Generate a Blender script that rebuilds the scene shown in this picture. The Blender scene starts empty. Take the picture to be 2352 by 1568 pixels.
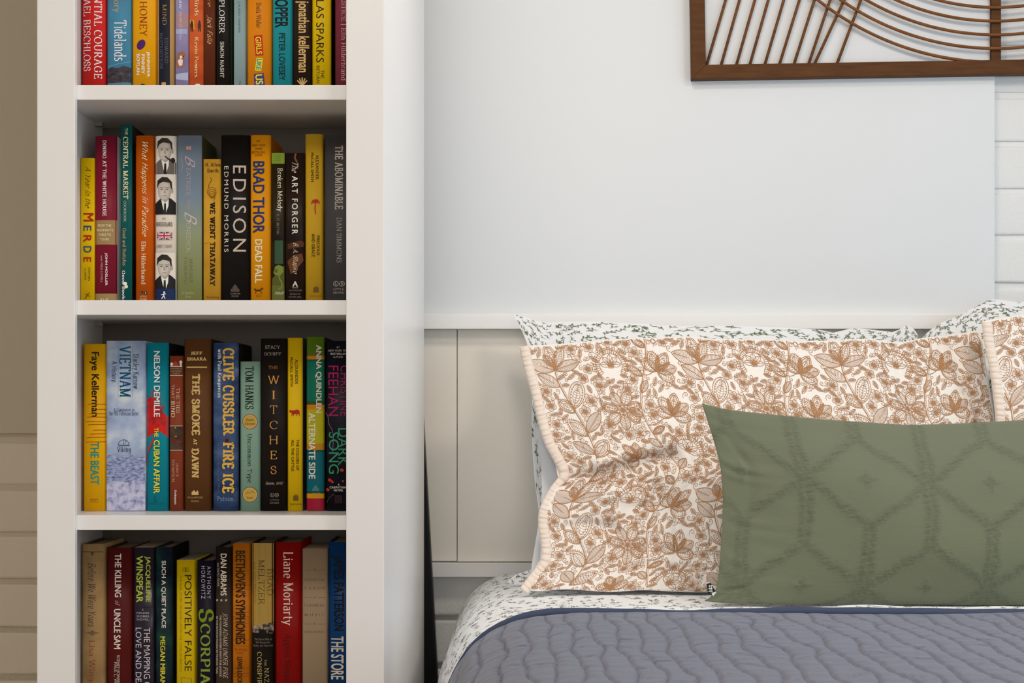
import bpy, bmesh, math, random
import numpy as np
from mathutils import Vector, Matrix

sc = bpy.context.scene
COL = sc.collection
# ------------------------------------------------------------------ camera
F = 3888.0            # focal length in pixels of the 2352 px wide frame
CX, HZ = 1176.0, 950.0  # where the viewing axis and the horizon fall in the photograph
ZC = 1.0              # camera height
cam_d = bpy.data.cameras.new('camera')
cam = bpy.data.objects.new('camera', cam_d)
COL.objects.link(cam)
cam_d.sensor_width = 36.0
cam_d.lens = F / 2352.0 * 36.0
cam_d.shift_y = (HZ - 784.0) / 2352.0
cam.location = (0, 0, ZC)
cam.rotation_euler = (math.pi / 2, 0, 0)
cam_d.clip_start = 0.05
sc.camera = cam
# ------------------------------------------------------------------ light
sc.view_settings.view_transform = 'Standard'
sc.view_settings.look = 'None'
sc.view_settings.gamma = 1.0
sc.view_settings.use_curve_mapping = False
sc.view_settings.exposure = 0.58
sc.cycles.use_denoising = True
sc.cycles.max_bounces = 8
sc.cycles.diffuse_bounces = 4
w = bpy.data.worlds.new('world')
sc.world = w
w.use_nodes = True
w.node_tree.nodes['Background'].inputs[0].default_value = (1.0, 0.95, 0.90, 1)
w.node_tree.nodes['Background'].inputs[1].default_value = 0.3

def area(name, loc, target, sx, sy, power, color):
    d = bpy.data.lights.new(name, 'AREA')
    d.shape = 'RECTANGLE'
    d.size, d.size_y, d.energy, d.color = sx, sy, power, color
    o = bpy.data.objects.new(name, d)
    COL.objects.link(o)
    o.location = loc
    o.rotation_euler = (Vector(target) - Vector(loc)).to_track_quat('-Z', 'Y').to_euler()
    return o
# name, position, aimed at, size, power, colour
LAMPS = [
    ('window_daylight', (2.5, 1.9, 1.2), (0.0, 2.9, 0.9), (1.4, 1.4), 15.5, (0.45, 0.74, 1.0)),
    ('bed_ceiling_lamp', (0.15, 2.45, 2.5), (0.15, 2.6, 0.0), (0.3, 0.3), 6.2, (1.0, 0.88, 0.76)),
    ('right_ceiling_lamp', (1.6, 1.5, 2.5), (1.2, 1.9, 0.0), (0.5, 0.5), 15, (1.0, 0.88, 0.77)),
    ('front_ceiling_lamp', (-0.5, 0.5, 2.5), (-0.4, 1.4, 0.0), (0.5, 0.5), 9.5, (1.0, 0.88, 0.78)),
    ('right_front_fill', (1.7, -1.5, 1.2), (0.2, 3.0, 0.9), (1.6, 1.4), 5, (1.0, 1.0, 1.0)),  # added fill light for the low wall panel, no window known here
    ('front_fill', (0.25, -2.9, 1.35), (0.0, 3.0, 1.0), (1.6, 1.2), 15, (1.0, 0.99, 0.97)),  # added fill light behind the camera, lifts the low panel and shelf fronts
]
for nm, lo, ta, sz, pw, co in LAMPS: area(nm, lo, ta, sz[0], sz[1], pw, co)

# ------------------------------------------------------------------ helpers
def lin(h):
    h = h.lstrip('#')
    r = [int(h[i:i + 2], 16) / 255 for i in (0, 2, 4)]
    return [c / 12.92 if c <= 0.04045 else ((c + 0.055) / 1.055) ** 2.4 for c in r]

def gain(h, k):
    return tuple(min(0.92, c * k) for c in lin(h)) + (1.0,)

def P(px, py, Y):
    return Vector(((px - CX) * Y / F, Y, ZC + (HZ - py) * Y / F))

def XP(px, Y): return (px - CX) * Y / F
def ZP(py, Y): return ZC + (HZ - py) * Y / F

MATS = {}
def mat(name, color, rough=0.5, spec=0.4, bump=None, sheen=0.0):
    """plain painted / cloth / paper material with an optional procedural bump (scale, strength, distance)"""
    if name in MATS: return MATS[name]
    m = bpy.data.materials.new(name)
    m.use_nodes = True
    nt = m.node_tree
    b = nt.nodes['Principled BSDF']
    b.inputs['Base Color'].default_value = color
    b.inputs['Roughness'].default_value = rough
    b.inputs['Specular IOR Level'].default_value = spec
    if sheen:
        b.inputs['Sheen Weight'].default_value = sheen
        b.inputs['Sheen Roughness'].default_value = 0.6
    if bump:
        tc = nt.nodes.new('ShaderNodeTexCoord')
        n = nt.nodes.new('ShaderNodeTexNoise')
        n.inputs['Scale'].default_value = bump[0]
        n.inputs['Detail'].default_value = 4
        bp = nt.nodes.new('ShaderNodeBump')
        bp.inputs['Strength'].default_value = bump[1]
        bp.inputs['Distance'].default_value = bump[2]
        nt.links.new(tc.outputs['Object'], n.inputs['Vector'])
        nt.links.new(n.outputs['Fac'], bp.inputs['Height'])
        nt.links.new(bp.outputs['Normal'], b.inputs['Normal'])
    MATS[name] = m
    return m

def mat_noise(name, stops, scale, stretch=(1, 1, 1), rough=0.45, detail=5, grad=None, spec=0.12):
    """procedural mottled print: noise through a colour ramp; grad=(axis, lo, hi, amount) mixes in a position along the cover"""
    if name in MATS: return MATS[name]
    m = bpy.data.materials.new(name)
    m.use_nodes = True
    nt = m.node_tree
    b = nt.nodes['Principled BSDF']
    b.inputs['Roughness'].default_value = rough
    b.inputs['Specular IOR Level'].default_value = spec
    tc = nt.nodes.new('ShaderNodeTexCoord')
    mp = nt.nodes.new('ShaderNodeMapping')
    mp.inputs['Scale'].default_value = stretch
    n = nt.nodes.new('ShaderNodeTexNoise')
    n.inputs['Scale'].default_value = scale
    n.inputs['Detail'].default_value = detail
    cr = nt.nodes.new('ShaderNodeValToRGB')
    el = cr.color_ramp.elements
    while len(el) < len(stops): el.new(0.5)
    for e, (p, c) in zip(el, stops):
        e.position, e.color = p, c
    nt.links.new(tc.outputs['Object'], mp.inputs['Vector'])
    nt.links.new(mp.outputs['Vector'], n.inputs['Vector'])
    out = n.outputs['Fac']
    if grad:
        ax, lo, hi, amt = grad
        sp = nt.nodes.new('ShaderNodeSeparateXYZ')
        nt.links.new(tc.outputs['Object'], sp.inputs[0])
        mr = nt.nodes.new('ShaderNodeMapRange')
        mr.inputs[1].default_value, mr.inputs[2].default_value = lo, hi
        nt.links.new(sp.outputs[ax], mr.inputs[0])
        mx = nt.nodes.new('ShaderNodeMix')
        mx.inputs[0].default_value = amt
        nt.links.new(out, mx.inputs[2])
        nt.links.new(mr.outputs[0], mx.inputs[3])
        out = mx.outputs[0]
    nt.links.new(out, cr.inputs[0])
    nt.links.new(cr.outputs[0], b.inputs['Base Color'])
    MATS[name] = m
    return m

def mat_wood(name, c1, c2):
    m = mat_noise(name, [(0.3, c1), (0.7, c2)], 14, (1.0, 1.0, 9.0), rough=0.55)
    return m

def link(name, me, parent=None, loc=None):
    o = bpy.data.objects.new(name, me)
    COL.objects.link(o)
    if parent: o.parent = parent
    if loc is not None: o.location = loc
    return o

def thing(name, label, cat, loc=(0, 0, 0), group=None):
    o = bpy.data.objects.new(name, None)
    o.empty_display_size = 0.05
    COL.objects.link(o)
    o.location = loc
    return tag(o, label, cat, group)

def tag(o, label, cat, group=None):
    o['label'], o['category'] = label, cat
    if group: o['group'] = group
    return o

def mesh_from(name, verts, faces, mats, fm=None, smooth=False):
    me = bpy.data.meshes.new(name)
    me.from_pydata([tuple(v) for v in verts], [], [tuple(f) for f in faces])
    for m in mats: me.materials.append(m)
    if fm is not None: me.polygons.foreach_set('material_index', list(fm))
    if smooth: me.polygons.foreach_set('use_smooth', [True] * len(me.polygons))
    me.update()
    return me

def box_bm(bm, x0, x1, y0, y1, z0, z1, bevel=0.0, seg=2):
    r = bmesh.ops.create_cube(bm, size=1.0)
    vs = r['verts']
    bmesh.ops.scale(bm, vec=(x1 - x0, y1 - y0, z1 - z0), verts=vs)
    bmesh.ops.translate(bm, vec=((x0 + x1) / 2, (y0 + y1) / 2, (z0 + z1) / 2), verts=vs)
    if bevel:
        es = list({e for v in vs for e in v.link_edges})
        bmesh.ops.bevel(bm, geom=es, offset=bevel, segments=seg, profile=0.7, affect='EDGES')

def box(name, x0, x1, y0, y1, z0, z1, m, parent=None, bevel=0.0, origin=(0, 0, 0)):
    bm = bmesh.new()
    box_bm(bm, x0 - origin[0], x1 - origin[0], y0 - origin[1], y1 - origin[1], z0 - origin[2], z1 - origin[2], bevel)
    me = bpy.data.meshes.new(name)
    bm.to_mesh(me); bm.free()
    me.materials.append(m)
    return link(name, me, parent)

def struct(o):
    o['kind'] = 'structure'
    return o

def tube(name, pts, r, m, parent=None, n=8, flat=1.0):
    """round rod along a list of points"""
    pts = [Vector(p) for p in pts]
    vs, fs = [], []
    for i, p in enumerate(pts):
        d = (pts[min(i + 1, len(pts) - 1)] - pts[max(i - 1, 0)]).normalized()
        a = d.cross(Vector((0, 1, 0))).normalized()
        b = d.cross(a).normalized()
        for k in range(n):
            t = 2 * math.pi * k / n
            vs.append(p + a * (math.cos(t) * r) + b * (math.sin(t) * r * flat))
    for i in range(len(pts) - 1):
        for k in range(n):
            fs.append((i * n + k, i * n + (k + 1) % n, (i + 1) * n + (k + 1) % n, (i + 1) * n + k))
    fs.append(tuple(range(n))[::-1])
    fs.append(tuple((len(pts) - 1) * n + k for k in range(n)))
    return link(name, mesh_from(name, vs, fs, [m], smooth=True), parent)

_rs = np.random.RandomState(7)
_W = [(_rs.uniform(-1, 1, 2), _rs.uniform(0, 6.28)) for _ in range(400)]
def wav(x, y, seed, scale, n=9):
    """smooth pseudo-noise in [-1,1]"""
    t = 0
    for k in range(n):
        d, ph = _W[(seed * 13 + k) % 400]
        t = t + np.sin((x * d[0] + y * d[1]) * 6.283 / scale * (0.6 + 0.1 * k) + ph)
    return t / n * 1.6
# ------------------------------------------------------------------ the room
YW = 3.62                       # face of the brick wall behind the bed
paint = mat('white_paint', (0.80, 0.80, 0.78, 1), 0.45, 0.3, bump=(60, 0.12, 0.002))
board_paint = mat('board_paint', (0.715, 0.738, 0.755, 1), 0.4, 0.3, bump=(35, 0.05, 0.002))
warm_shade_paint = mat('warm_shade_paint', (0.90, 0.865, 0.785, 1), 0.42, 0.3, bump=(35, 0.04, 0.002))  # warm tint painted in for the panel cut off from cool daylight
trim_paint = mat('trim_paint', (0.89, 0.885, 0.87, 1), 0.35, 0.35)
brick_paint = mat('painted_brick', (0.76, 0.76, 0.75, 1), 0.6, 0.25, bump=(170, 0.35, 0.003))
shaded_brick = mat('shade_tan_brick', (0.70, 0.61, 0.48, 1), 0.6, 0.25, bump=(170, 0.35, 0.003))  # nook shade put into the colour, lighter where the brick catches light
shaded_paint = mat('shade_tan_paint', (0.55, 0.47, 0.35, 1), 0.6, 0.25, bump=(170, 0.3, 0.003))  # tan tone is the nook's shade put into the colour
floor_m = mat_noise('floor_boards', [(0.3, gain('c2b29c', 1)), (0.7, gain('d0c2ae', 1))], 6, (1, 8, 1))

def brick_wall(name, x0, x1, z0, z1, zj, m, seed, top):
    """painted slump-block courses over a mortar slab, one mesh"""
    rnd = random.Random(seed)
    bm = bmesh.new()
    box_bm(bm, x0, x1, YW + 0.004, YW + 0.12, z0, z1)
    H, L, J = 0.1015, 0.405, 0.011
    k = math.floor((z0 - zj) / H)
    z = zj + k * H
    row = 0
    while z < top:
        x = x0 - (L / 2 if row % 2 else 0.0)
        while x < x1:
            a, b = max(x, x0) + J / 2, min(x + L, x1) - J / 2
            if b - a > 0.03 and z + H > z0 + 0.02:
                dy = rnd.uniform(-0.0015, 0.0015)
                box_bm(bm, a, b, YW + dy, YW + 0.03, max(z, z0) + J / 2, min(z + H, z1) - J / 2, 0.0065, 3)
            x += L
        z += H
        row += 1
    # soften the block edges by hand-laid irregularity
    for v in bm.verts:
        if v.co.y < YW + 0.01:
            v.co.z += 0.0022 * math.sin(v.co.x * 61 + v.co.z * 17) + 0.0012 * math.sin(v.co.x * 143 + seed)
            v.co.y += 0.0012 * math.sin(v.co.x * 37 + v.co.z * 53)
    me = bpy.data.meshes.new(name)
    bm.to_mesh(me); bm.free()
    me.polygons.foreach_set('use_smooth', [True] * len(me.polygons))
    me.materials.append(m)
    o = link(name, me)
    return struct(o)

brick_wall('wall_back', -0.43, 2.62, 0.0, 2.6, 1.2728, brick_paint, 3, 2.6)
brick_wall('wall_back_left', -2.4, -0.43, 0.0, 2.6, 0.6397, shaded_brick, 5, 1.0)
struct(box('wall_right', 2.6, 2.7, -3.0, 3.75, 0, 2.6, paint))
struct(box('wall_left', -2.5, -2.4, -3.0, 3.75, 0, 2.6, paint))
struct(box('floor', -2.5, 2.7, -3.0, 3.75, -0.1, 0.0, floor_m))
struct(box('ceiling', -2.5, 2.7, -3.0, 3.75, 2.6, 2.7, paint))
YB = YW - 0.012
XE = XP(2283, YB)               # right end of the boarding
XL = -0.43
zr0, zr1 = ZP(755, YB - 0.03), ZP(720, YB - 0.03)      # upper rail
zl0, zl1 = ZP(1325, YB - 0.02), ZP(1293, YB - 0.02)    # lower rail
struct(box('trim_1', XL, XE, YB - 0.006, YW, zr1 - 0.005, 2.6, board_paint, bevel=0.0015))
struct(box('trim_2', XL, XE, YB - 0.030, YW, zr0, zr1, trim_paint, bevel=0.002))
xs = XP(1050, YB)
struct(box('trim_3', XL, xs - 0.0008, YB, YW, zl1 + 0.003, zr0, warm_shade_paint, bevel=0.001))
struct(box('trim_4', xs + 0.0008, XE, YB, YW, zl1 + 0.0015, zr0, warm_shade_paint, bevel=0.001))
struct(box('trim_5', XL, XE, YB - 0.020, YW, zl0, zl1, trim_paint, bevel=0.0015))
struct(box('trim_6', -2.4, -0.45, YB, YW, ZP(995, YB), 2.6, shaded_paint, bevel=0.001))

# ------------------------------------------------------------------ bookcase
YF = 2.4                        # front of the face frame
YS = 2.414                      # front edge of the shelves
YK = 2.655                      # inside of the back panel
YE = YF / 0.687                 # far end of the deep side panels
X_LO, X_LI, X_LS = XP(85, YF), XP(136, YF), XP(172, YF)
X_RS, X_RI, X_RO = XP(795, YF), -0.213, XP(882, YF)
white_lac = mat('white_lacquer', (0.88, 0.87, 0.86, 1), 0.32, 0.45)
shade_lac = mat('shaded_inside_lacquer', (0.12, 0.09, 0.062, 1), 0.4, 0.4)  # dark tone paints in the shade behind the books
bc = thing('bookcase', 'tall white bookcase with deep side, holding the rows of books', 'bookcase', ((X_LO + X_RO) / 2, YF, 0))
org = tuple(bc.location)
ZT = 2.12
SH = [ZP(195, YS), ZP(689, YS), ZP(1183, YS)]
dz = (SH[0] - SH[2]) / 2
SHELVES = [SH[0] + dz, SH[0], SH[1], SH[2], SH[2] - dz, SH[2] - 2 * dz]
box('side_panel', X_LO, X_LI, YS, YE, 0, ZT, white_lac, bc, 0.001, org)
box('side_panel', X_RI, X_RO, YS, YE, 0, ZT, white_lac, bc, 0.001, org)
box('stile', X_LO, X_LS, YF, YS, 0, ZT, white_lac, bc, 0.0015, org)
box('stile', X_RS, X_RO, YF, YS, 0, ZT, white_lac, bc, 0.0015, org)
box('top_panel', X_LI, X_RI, YS, YE, ZT - 0.03, ZT, white_lac, bc, 0.001, org)
box('back_panel', X_LI, X_RI, YK, YK + 0.008, 0.0, ZT - 0.03, shade_lac, bc, 0.0, org)
box('plinth', X_LI, X_RI, YS + 0.01, YS + 0.03, 0, SHELVES[-1] - 0.0211, white_lac, bc, 0.001, org)
for z in SHELVES:
    box('shelf', X_LI, X_RI, YS, YK, z - 0.0211, z, white_lac, bc, 0.0012, org)
steel = mat('shelf_pin_steel', (0.35, 0.33, 0.30, 1), 0.35, 0.5)
for z in (SHELVES[1], SHELVES[2]):
    box('shelf_pin', X_LI, X_LI + 0.012, YK - 0.055, YK - 0.043, z - 0.0266, z - 0.0211, steel, bc, 0.0008, org)

# black board leaning in the gap between the bookcase end and the wall
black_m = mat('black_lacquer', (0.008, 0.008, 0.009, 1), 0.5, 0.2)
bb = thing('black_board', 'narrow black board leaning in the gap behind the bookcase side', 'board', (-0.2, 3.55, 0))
def slab(name, y0, y1, xa, xb, ztop, m):
    z0 = 0.0
    vs = []
    for y in (y0, y1):
        for (x, z) in ((xa[0], z0), (xb[0], z0), (xb[1], ztop), (xa[1], ztop)):
            vs.append((x + 0.2, y - 3.55, z))
    fs = [(0, 1, 2, 3), (7, 6, 5, 4), (0, 4, 5, 1), (1, 5, 6, 2), (2, 6, 7, 3), (3, 7, 4, 0)]
    return link(name, mesh_from(name, vs, fs, [m]), bb)
xr_hi, xr_lo = XP(975, 3.53), XP(1002, 3.53)
zhi, zlo = ZP(1010, 3.53), ZP(1500, 3.53)
slope = (xr_lo - xr_hi) / (zhi - zlo)
x_floor = xr_lo + slope * zlo
ztop = zhi + 0.35
x_top = x_floor - slope * ztop
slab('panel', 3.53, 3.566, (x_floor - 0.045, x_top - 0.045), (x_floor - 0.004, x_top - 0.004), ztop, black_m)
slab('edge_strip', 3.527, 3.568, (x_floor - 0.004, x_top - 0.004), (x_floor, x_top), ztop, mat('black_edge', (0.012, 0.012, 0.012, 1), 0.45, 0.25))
# ------------------------------------------------------------------ lettering
# pen-drawn roman alphabet: L polyline, A arc (cx,cy,rx,ry,from,to), S serif foot, D dot; cap height 1
GL = {
'A': (.86, 'L.1,0 .43,1;L.43,1 .76,0;L.24,.36 .62,.36;S.1,0;S.76,0'),
'B': (.76, 'L.16,0 .16,1;L.16,1 .36,1;A.36,.76,.22,.24,90,-90;L.16,.52 .38,.52;A.38,.26,.27,.26,90,-90;L.38,0 .16,0;S.14,0;S.14,1'),
'C': (.82, 'A.46,.5,.37,.5,48,312;L.71,.9 .73,.66'),
'D': (.9, 'L.16,0 .16,1;L.16,1 .38,1;A.38,.5,.4,.5,90,-90;L.38,0 .16,0;S.14,0;S.14,1'),
'E': (.72, 'L.16,0 .16,1;L.16,1 .6,1;L.16,.52 .48,.52;L.16,0 .63,0;L.6,1 .61,.82;L.63,0 .65,.2;L.48,.43 .48,.61;S.14,0;S.14,1'),
'F': (.68, 'L.16,0 .16,1;L.16,1 .6,1;L.16,.52 .48,.52;L.6,1 .61,.82;L.48,.43 .48,.61;S.16,0;S.14,1'),
'G': (.9, 'A.46,.5,.37,.5,48,318;L.74,.44 .74,.1;S.74,.44;L.71,.9 .73,.68'),
'H': (.9, 'L.16,0 .16,1;L.74,0 .74,1;L.16,.52 .74,.52;S.16,0;S.16,1;S.74,0;S.74,1'),
'I': (.36, 'L.18,0 .18,1;S.18,0;S.18,1'),
'J': (.5, 'L.32,1 .32,.12;A.16,.12,.16,.22,0,-130;S.32,1'),
'K': (.86, 'L.16,0 .16,1;L.7,1 .18,.42;L.34,.58 .76,0;S.16,0;S.16,1;S.7,1;S.76,0'),
'L': (.68, 'L.16,0 .16,1;L.16,0 .6,0;L.6,0 .62,.22;S.14,0;S.16,1'),
'M': (1.06, 'L.18,0 .16,1;L.16,1 .52,.06;L.52,.06 .88,1;L.88,1 .88,0;S.18,0;S.88,0;S.12,1;S.92,1'),
'N': (.92, 'L.16,0 .16,1;L.16,1 .76,0;L.76,0 .76,1;S.16,0;S.12,1;S.76,1'),
'O': (.92, 'A.46,.5,.38,.5,0,360'),
'P': (.72, 'L.16,0 .16,1;L.16,1 .38,1;A.38,.74,.26,.26,90,-90;L.38,.48 .16,.48;S.16,0;S.14,1'),
'Q': (.92, 'A.46,.5,.38,.5,0,360;L.46,.12 .82,-.2'),
'R': (.82, 'L.16,0 .16,1;L.16,1 .38,1;A.38,.75,.24,.25,90,-90;L.38,.5 .16,.5;L.38,.5 .74,0;S.16,0;S.14,1;S.76,0'),
'S': (.64, 'A.32,.76,.22,.24,32,270;A.32,.26,.25,.26,90,-150;L.51,.9 .52,.7;L.1,.1 .09,.32'),
'T': (.78, 'L.39,0 .39,1;L.06,1 .72,1;L.06,1 .05,.8;L.72,1 .73,.8;S.39,0'),
'U': (.88, 'L.16,1 .16,.34;A.44,.34,.28,.34,180,360;L.72,.34 .72,1;S.16,1;S.72,1'),
'V': (.84, 'L.1,1 .42,0;L.42,0 .74,1;S.1,1;S.74,1'),
'W': (1.2, 'L.1,1 .36,0;L.36,0 .6,1;L.6,1 .84,0;L.84,0 1.1,1;S.1,1;S.6,1;S1.1,1'),
'X': (.84, 'L.1,1 .72,0;L.72,1 .1,0;S.1,0;S.72,0;S.1,1;S.72,1'),
'Y': (.82, 'L.1,1 .41,.48;L.41,.48 .72,1;L.41,.48 .41,0;S.41,0;S.1,1;S.72,1'),
'Z': (.74, 'L.1,1 .64,1;L.64,1 .1,0;L.1,0 .66,0;L.1,1 .1,.8;L.66,0 .66,.2'),
'a': (.58, 'A.28,.2,.19,.2,0,360;L.46,.46 .46,0;A.29,.46,.17,.2,0,150;L.46,0 .56,.03'),
'b': (.64, 'L.14,0 .14,1;A.34,.33,.22,.33,0,360;S.1,1'),
'c': (.55, 'A.32,.33,.24,.33,45,315'),
'd': (.66, 'A.3,.33,.22,.33,0,360;L.52,0 .52,1;S.48,1;S.56,0'),
'e': (.58, 'L.09,.36 .51,.36;A.3,.33,.22,.33,8,312'),
'f': (.4, 'L.18,0 .18,.8;A.34,.8,.16,.2,180,40;L.06,.64 .36,.64;S.18,0'),
'g': (.62, 'A.3,.36,.2,.3,0,360;L.5,.66 .5,-.1;A.3,-.1,.2,.2,0,-150'),
'h': (.68, 'L.14,0 .14,1;A.34,.42,.2,.24,180,0;L.54,.42 .54,0;S.14,0;S.54,0;S.1,1'),
'i': (.3, 'L.15,0 .15,.66;D.15,.88;S.15,0;S.11,.66'),
'j': (.3, 'L.17,.66 .17,-.13;A.04,-.13,.13,.14,0,-110;D.17,.88;S.13,.66'),
'k': (.64, 'L.14,0 .14,1;L.5,.66 .16,.3;L.26,.38 .54,0;S.14,0;S.54,0;S.1,1'),
'l': (.3, 'L.15,0 .15,1;S.15,0;S.11,1'),
'm': (.98, 'L.14,0 .14,.66;A.3,.44,.16,.22,180,0;L.46,.44 .46,0;A.62,.44,.16,.22,180,0;L.78,.44 .78,0;S.14,0;S.46,0;S.78,0;S.1,.66'),
'n': (.68, 'L.14,0 .14,.66;A.34,.44,.2,.22,180,0;L.54,.44 .54,0;S.14,0;S.54,0;S.1,.66'),
'o': (.62, 'A.31,.33,.23,.33,0,360'),
'p': (.66, 'L.14,-.28 .14,.66;A.34,.33,.22,.33,0,360;S.14,-.28;S.1,.66'),
'q': (.66, 'L.52,-.28 .52,.66;A.3,.33,.22,.33,0,360;S.52,-.28'),
'r': (.46, 'L.14,0 .14,.66;A.32,.44,.18,.22,180,50;S.14,0;S.1,.66'),
's': (.48, 'A.24,.5,.16,.16,30,270;A.24,.17,.18,.17,90,-150'),
't': (.4, 'L.17,.9 .17,.14;A.31,.14,.14,.14,180,300;L.05,.66 .34,.66'),
'u': (.68, 'L.14,.66 .14,.22;A.33,.22,.19,.22,180,360;L.52,.66 .52,0;S.1,.66;S.48,.66;S.56,0'),
'v': (.6, 'L.08,.66 .3,0;L.3,0 .52,.66;S.08,.66;S.52,.66'),
'w': (.88, 'L.08,.66 .26,0;L.26,0 .44,.66;L.44,.66 .62,0;L.62,0 .8,.66;S.08,.66;S.8,.66'),
'x': (.58, 'L.08,.66 .5,0;L.5,.66 .08,0;S.08,.66;S.5,.66;S.08,0;S.5,0'),
'y': (.58, 'L.08,.66 .3,0;L.52,.66 .18,-.28;S.08,.66;S.52,.66'),
'z': (.52, 'L.08,.66 .44,.66;L.44,.66 .08,0;L.08,0 .46,0'),
'1': (.5, 'L.25,0 .25,1;L.25,1 .1,.86;S.25,0'),
'2': (.62, 'A.31,.74,.21,.26,170,-30;L.5,.6 .1,0;L.1,0 .54,0'),
'6': (.64, 'A.32,.3,.22,.3,0,360;A.52,.3,.42,.7,180,100'),
'9': (.64, 'A.32,.7,.22,.3,0,360;A.12,.7,.42,.7,0,-80'),
"'": (.2, 'L.1,1 .08,.8'), ',': (.22, 'L.12,.06 .06,-.16'), '.': (.22, 'D.11,.05'), ' ': (.34, ''),
'|': (.3, 'L.15,-.15 .15,1.1'), '&': (.8, 'A.36,.78,.17,.2,0,360;A.34,.28,.26,.28,60,360;L.26,.62 .72,0'),
}
PEN = {  # thick, thin, serif half-width, serif thickness, nib angle, shear
    'serif': (.135, .05, .12, .045, 12, 0), 'serifb': (.19, .075, .15, .06, 12, 0), 'serift': (.085, .04, .1, .035, 12, 0),
    'slab': (.24, .15, .21, .15, 0, 0), 'typ': (.12, .09, .13, .08, 0, 0),
    'ital': (.11, .045, .06, .035, 25, .28), 'script': (.12, .04, 0, .04, 40, .45),
}
TXT_CACHE = {}
def pen_text(s, style):
    thick, thin, sh, st, nib, shear = PEN[style]
    V, Fc = [], []
    def ribbon(pts):
        n = len(pts)
        closed = n > 3 and abs(pts[0][0] - pts[-1][0]) + abs(pts[0][1] - pts[-1][1]) < 1e-6
        base = len(V)
        for i, (x, y) in enumerate(pts):
            a, b = pts[max(i - 1, 0)], pts[min(i + 1, n - 1)]
            if closed and i in (0, n - 1): a, b = pts[-2], pts[1]
            dx, dy = b[0] - a[0], b[1] - a[1]
            L = math.hypot(dx, dy) or 1
            dx, dy = dx / L, dy / L
            th = math.atan2(dy, dx)
            wd = (thin + (thick - thin) * abs(math.sin(th - math.radians(nib))) ** 1.3) / 2
            V.append((x - dy * wd, y + dx * wd)); V.append((x + dy * wd, y - dx * wd))
        for i in range(n - 1):
            q = base + 2 * i
            Fc.append((q, q + 1, q + 3, q + 2))
    pen = 0.0
    for ch in s:
        adv, st_ = GL.get(ch, GL[' '])
        for k in st_.split(';'):
            if not k: continue
            t, body = k[0], k[1:]
            if t == 'L':
                ps = [tuple(float(c) for c in q.split(',')) for q in body.split()]
                ribbon([(pen + x, y) for x, y in ps])
            elif t == 'A':
                cx, cy, rx, ry, a0, a1 = [float(c) for c in body.split(',')]
                n = max(4, int(abs(a1 - a0) / 18))
                ribbon([(pen + cx + rx * math.cos(math.radians(a0 + (a1 - a0) * i / n)),
                         cy + ry * math.sin(math.radians(a0 + (a1 - a0) * i / n))) for i in range(n + 1)])
            else:
                x, y = [float(c) for c in body.split(',')]
                if t == 'S':
                    if sh == 0: continue
                    y0, y1 = (y - st, y) if y > .5 else (y, y + st)
                    q = [(x - sh, y0), (x + sh, y0), (x + sh, y1), (x - sh, y1)]
                else:
                    q = [(x + .085 * math.cos(a * math.pi / 4), y + .085 * math.sin(a * math.pi / 4)) for a in range(8)]
                b = len(V)
                V.extend((pen + a, c) for a, c in q)
                Fc.append(tuple(range(b, b + len(q))))
        pen += adv + thick * .5
    if shear: V = [(x + y * shear, y) for x, y in V]
    return V, Fc

def sans_text(s, bold, shear=0.0, space=1.0):
    cu = bpy.data.curves.new('lettering', 'FONT')
    cu.body = s
    cu.size = 1.0
    cu.fill_mode = 'FRONT'
    cu.resolution_u = 3
    cu.offset = bold
    cu.shear = shear
    cu.space_character = space
    o = bpy.data.objects.new('lettering', cu)
    COL.objects.link(o)
    dg = bpy.context.evaluated_depsgraph_get()
    me = o.evaluated_get(dg).to_mesh()
    V = [(v.co.x, v.co.y) for v in me.vertices]
    Fc = [tuple(p.vertices) for p in me.polygons]
    o.evaluated_get(dg).to_mesh_clear()
    bpy.data.objects.remove(o)
    bpy.data.curves.remove(cu)
    return V, Fc

def text2d(s, style):
    key = (s, style)
    n = 1
    if key in TXT_CACHE: return TXT_CACHE[key]
    if style in PEN: r = pen_text(s, style)
    else:
        r = sans_text(s, {'sansl': -0.012}.get(style, 0.0), 0.25 if style == 'obl' else 0.0, 1.35 if style.endswith('w') else 1.0)
        d = {'sansb': .021, 'sansbw': .018, 'obl': .008}.get(style)
        if d:                                   # weight: the letter struck again slightly to each side
            V, Fc = [], []
            for dx, dy in ((-d, -d * .6), (d, -d * .6), (-d, d * .6), (d, d * .6)):
                b = len(V)
                V += [(x + dx, y + dy) for x, y in r[0]]
                Fc += [tuple(b + k for k in f) for f in r[1]]
            r, n = (V, Fc), 4
    xs, ys = [v[0] for v in r[0]], [v[1] for v in r[0]]
    r = (r[0], r[1], min(xs), max(xs), min(ys), max(ys), n)
    TXT_CACHE[key] = r
    return r
# ------------------------------------------------------------------ books
YB0 = 2.515                     # plane of the spines
KB = 1.56                       # paper colours, brighter than they look inside the shelf
paper = mat_noise('page_edges', [(0.3, gain('b7a68a', 1.1)), (0.7, gain('d8ccb4', 1.1))], 30, (1, 1, 260), rough=0.8, spec=0.2)
def bmat(hexc, rough=0.42):
    return mat('print_' + hexc + ('_g' if rough < 0.3 else ''), gain(hexc, KB), rough, 0.12 if rough > 0.3 else 0.35)

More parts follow.
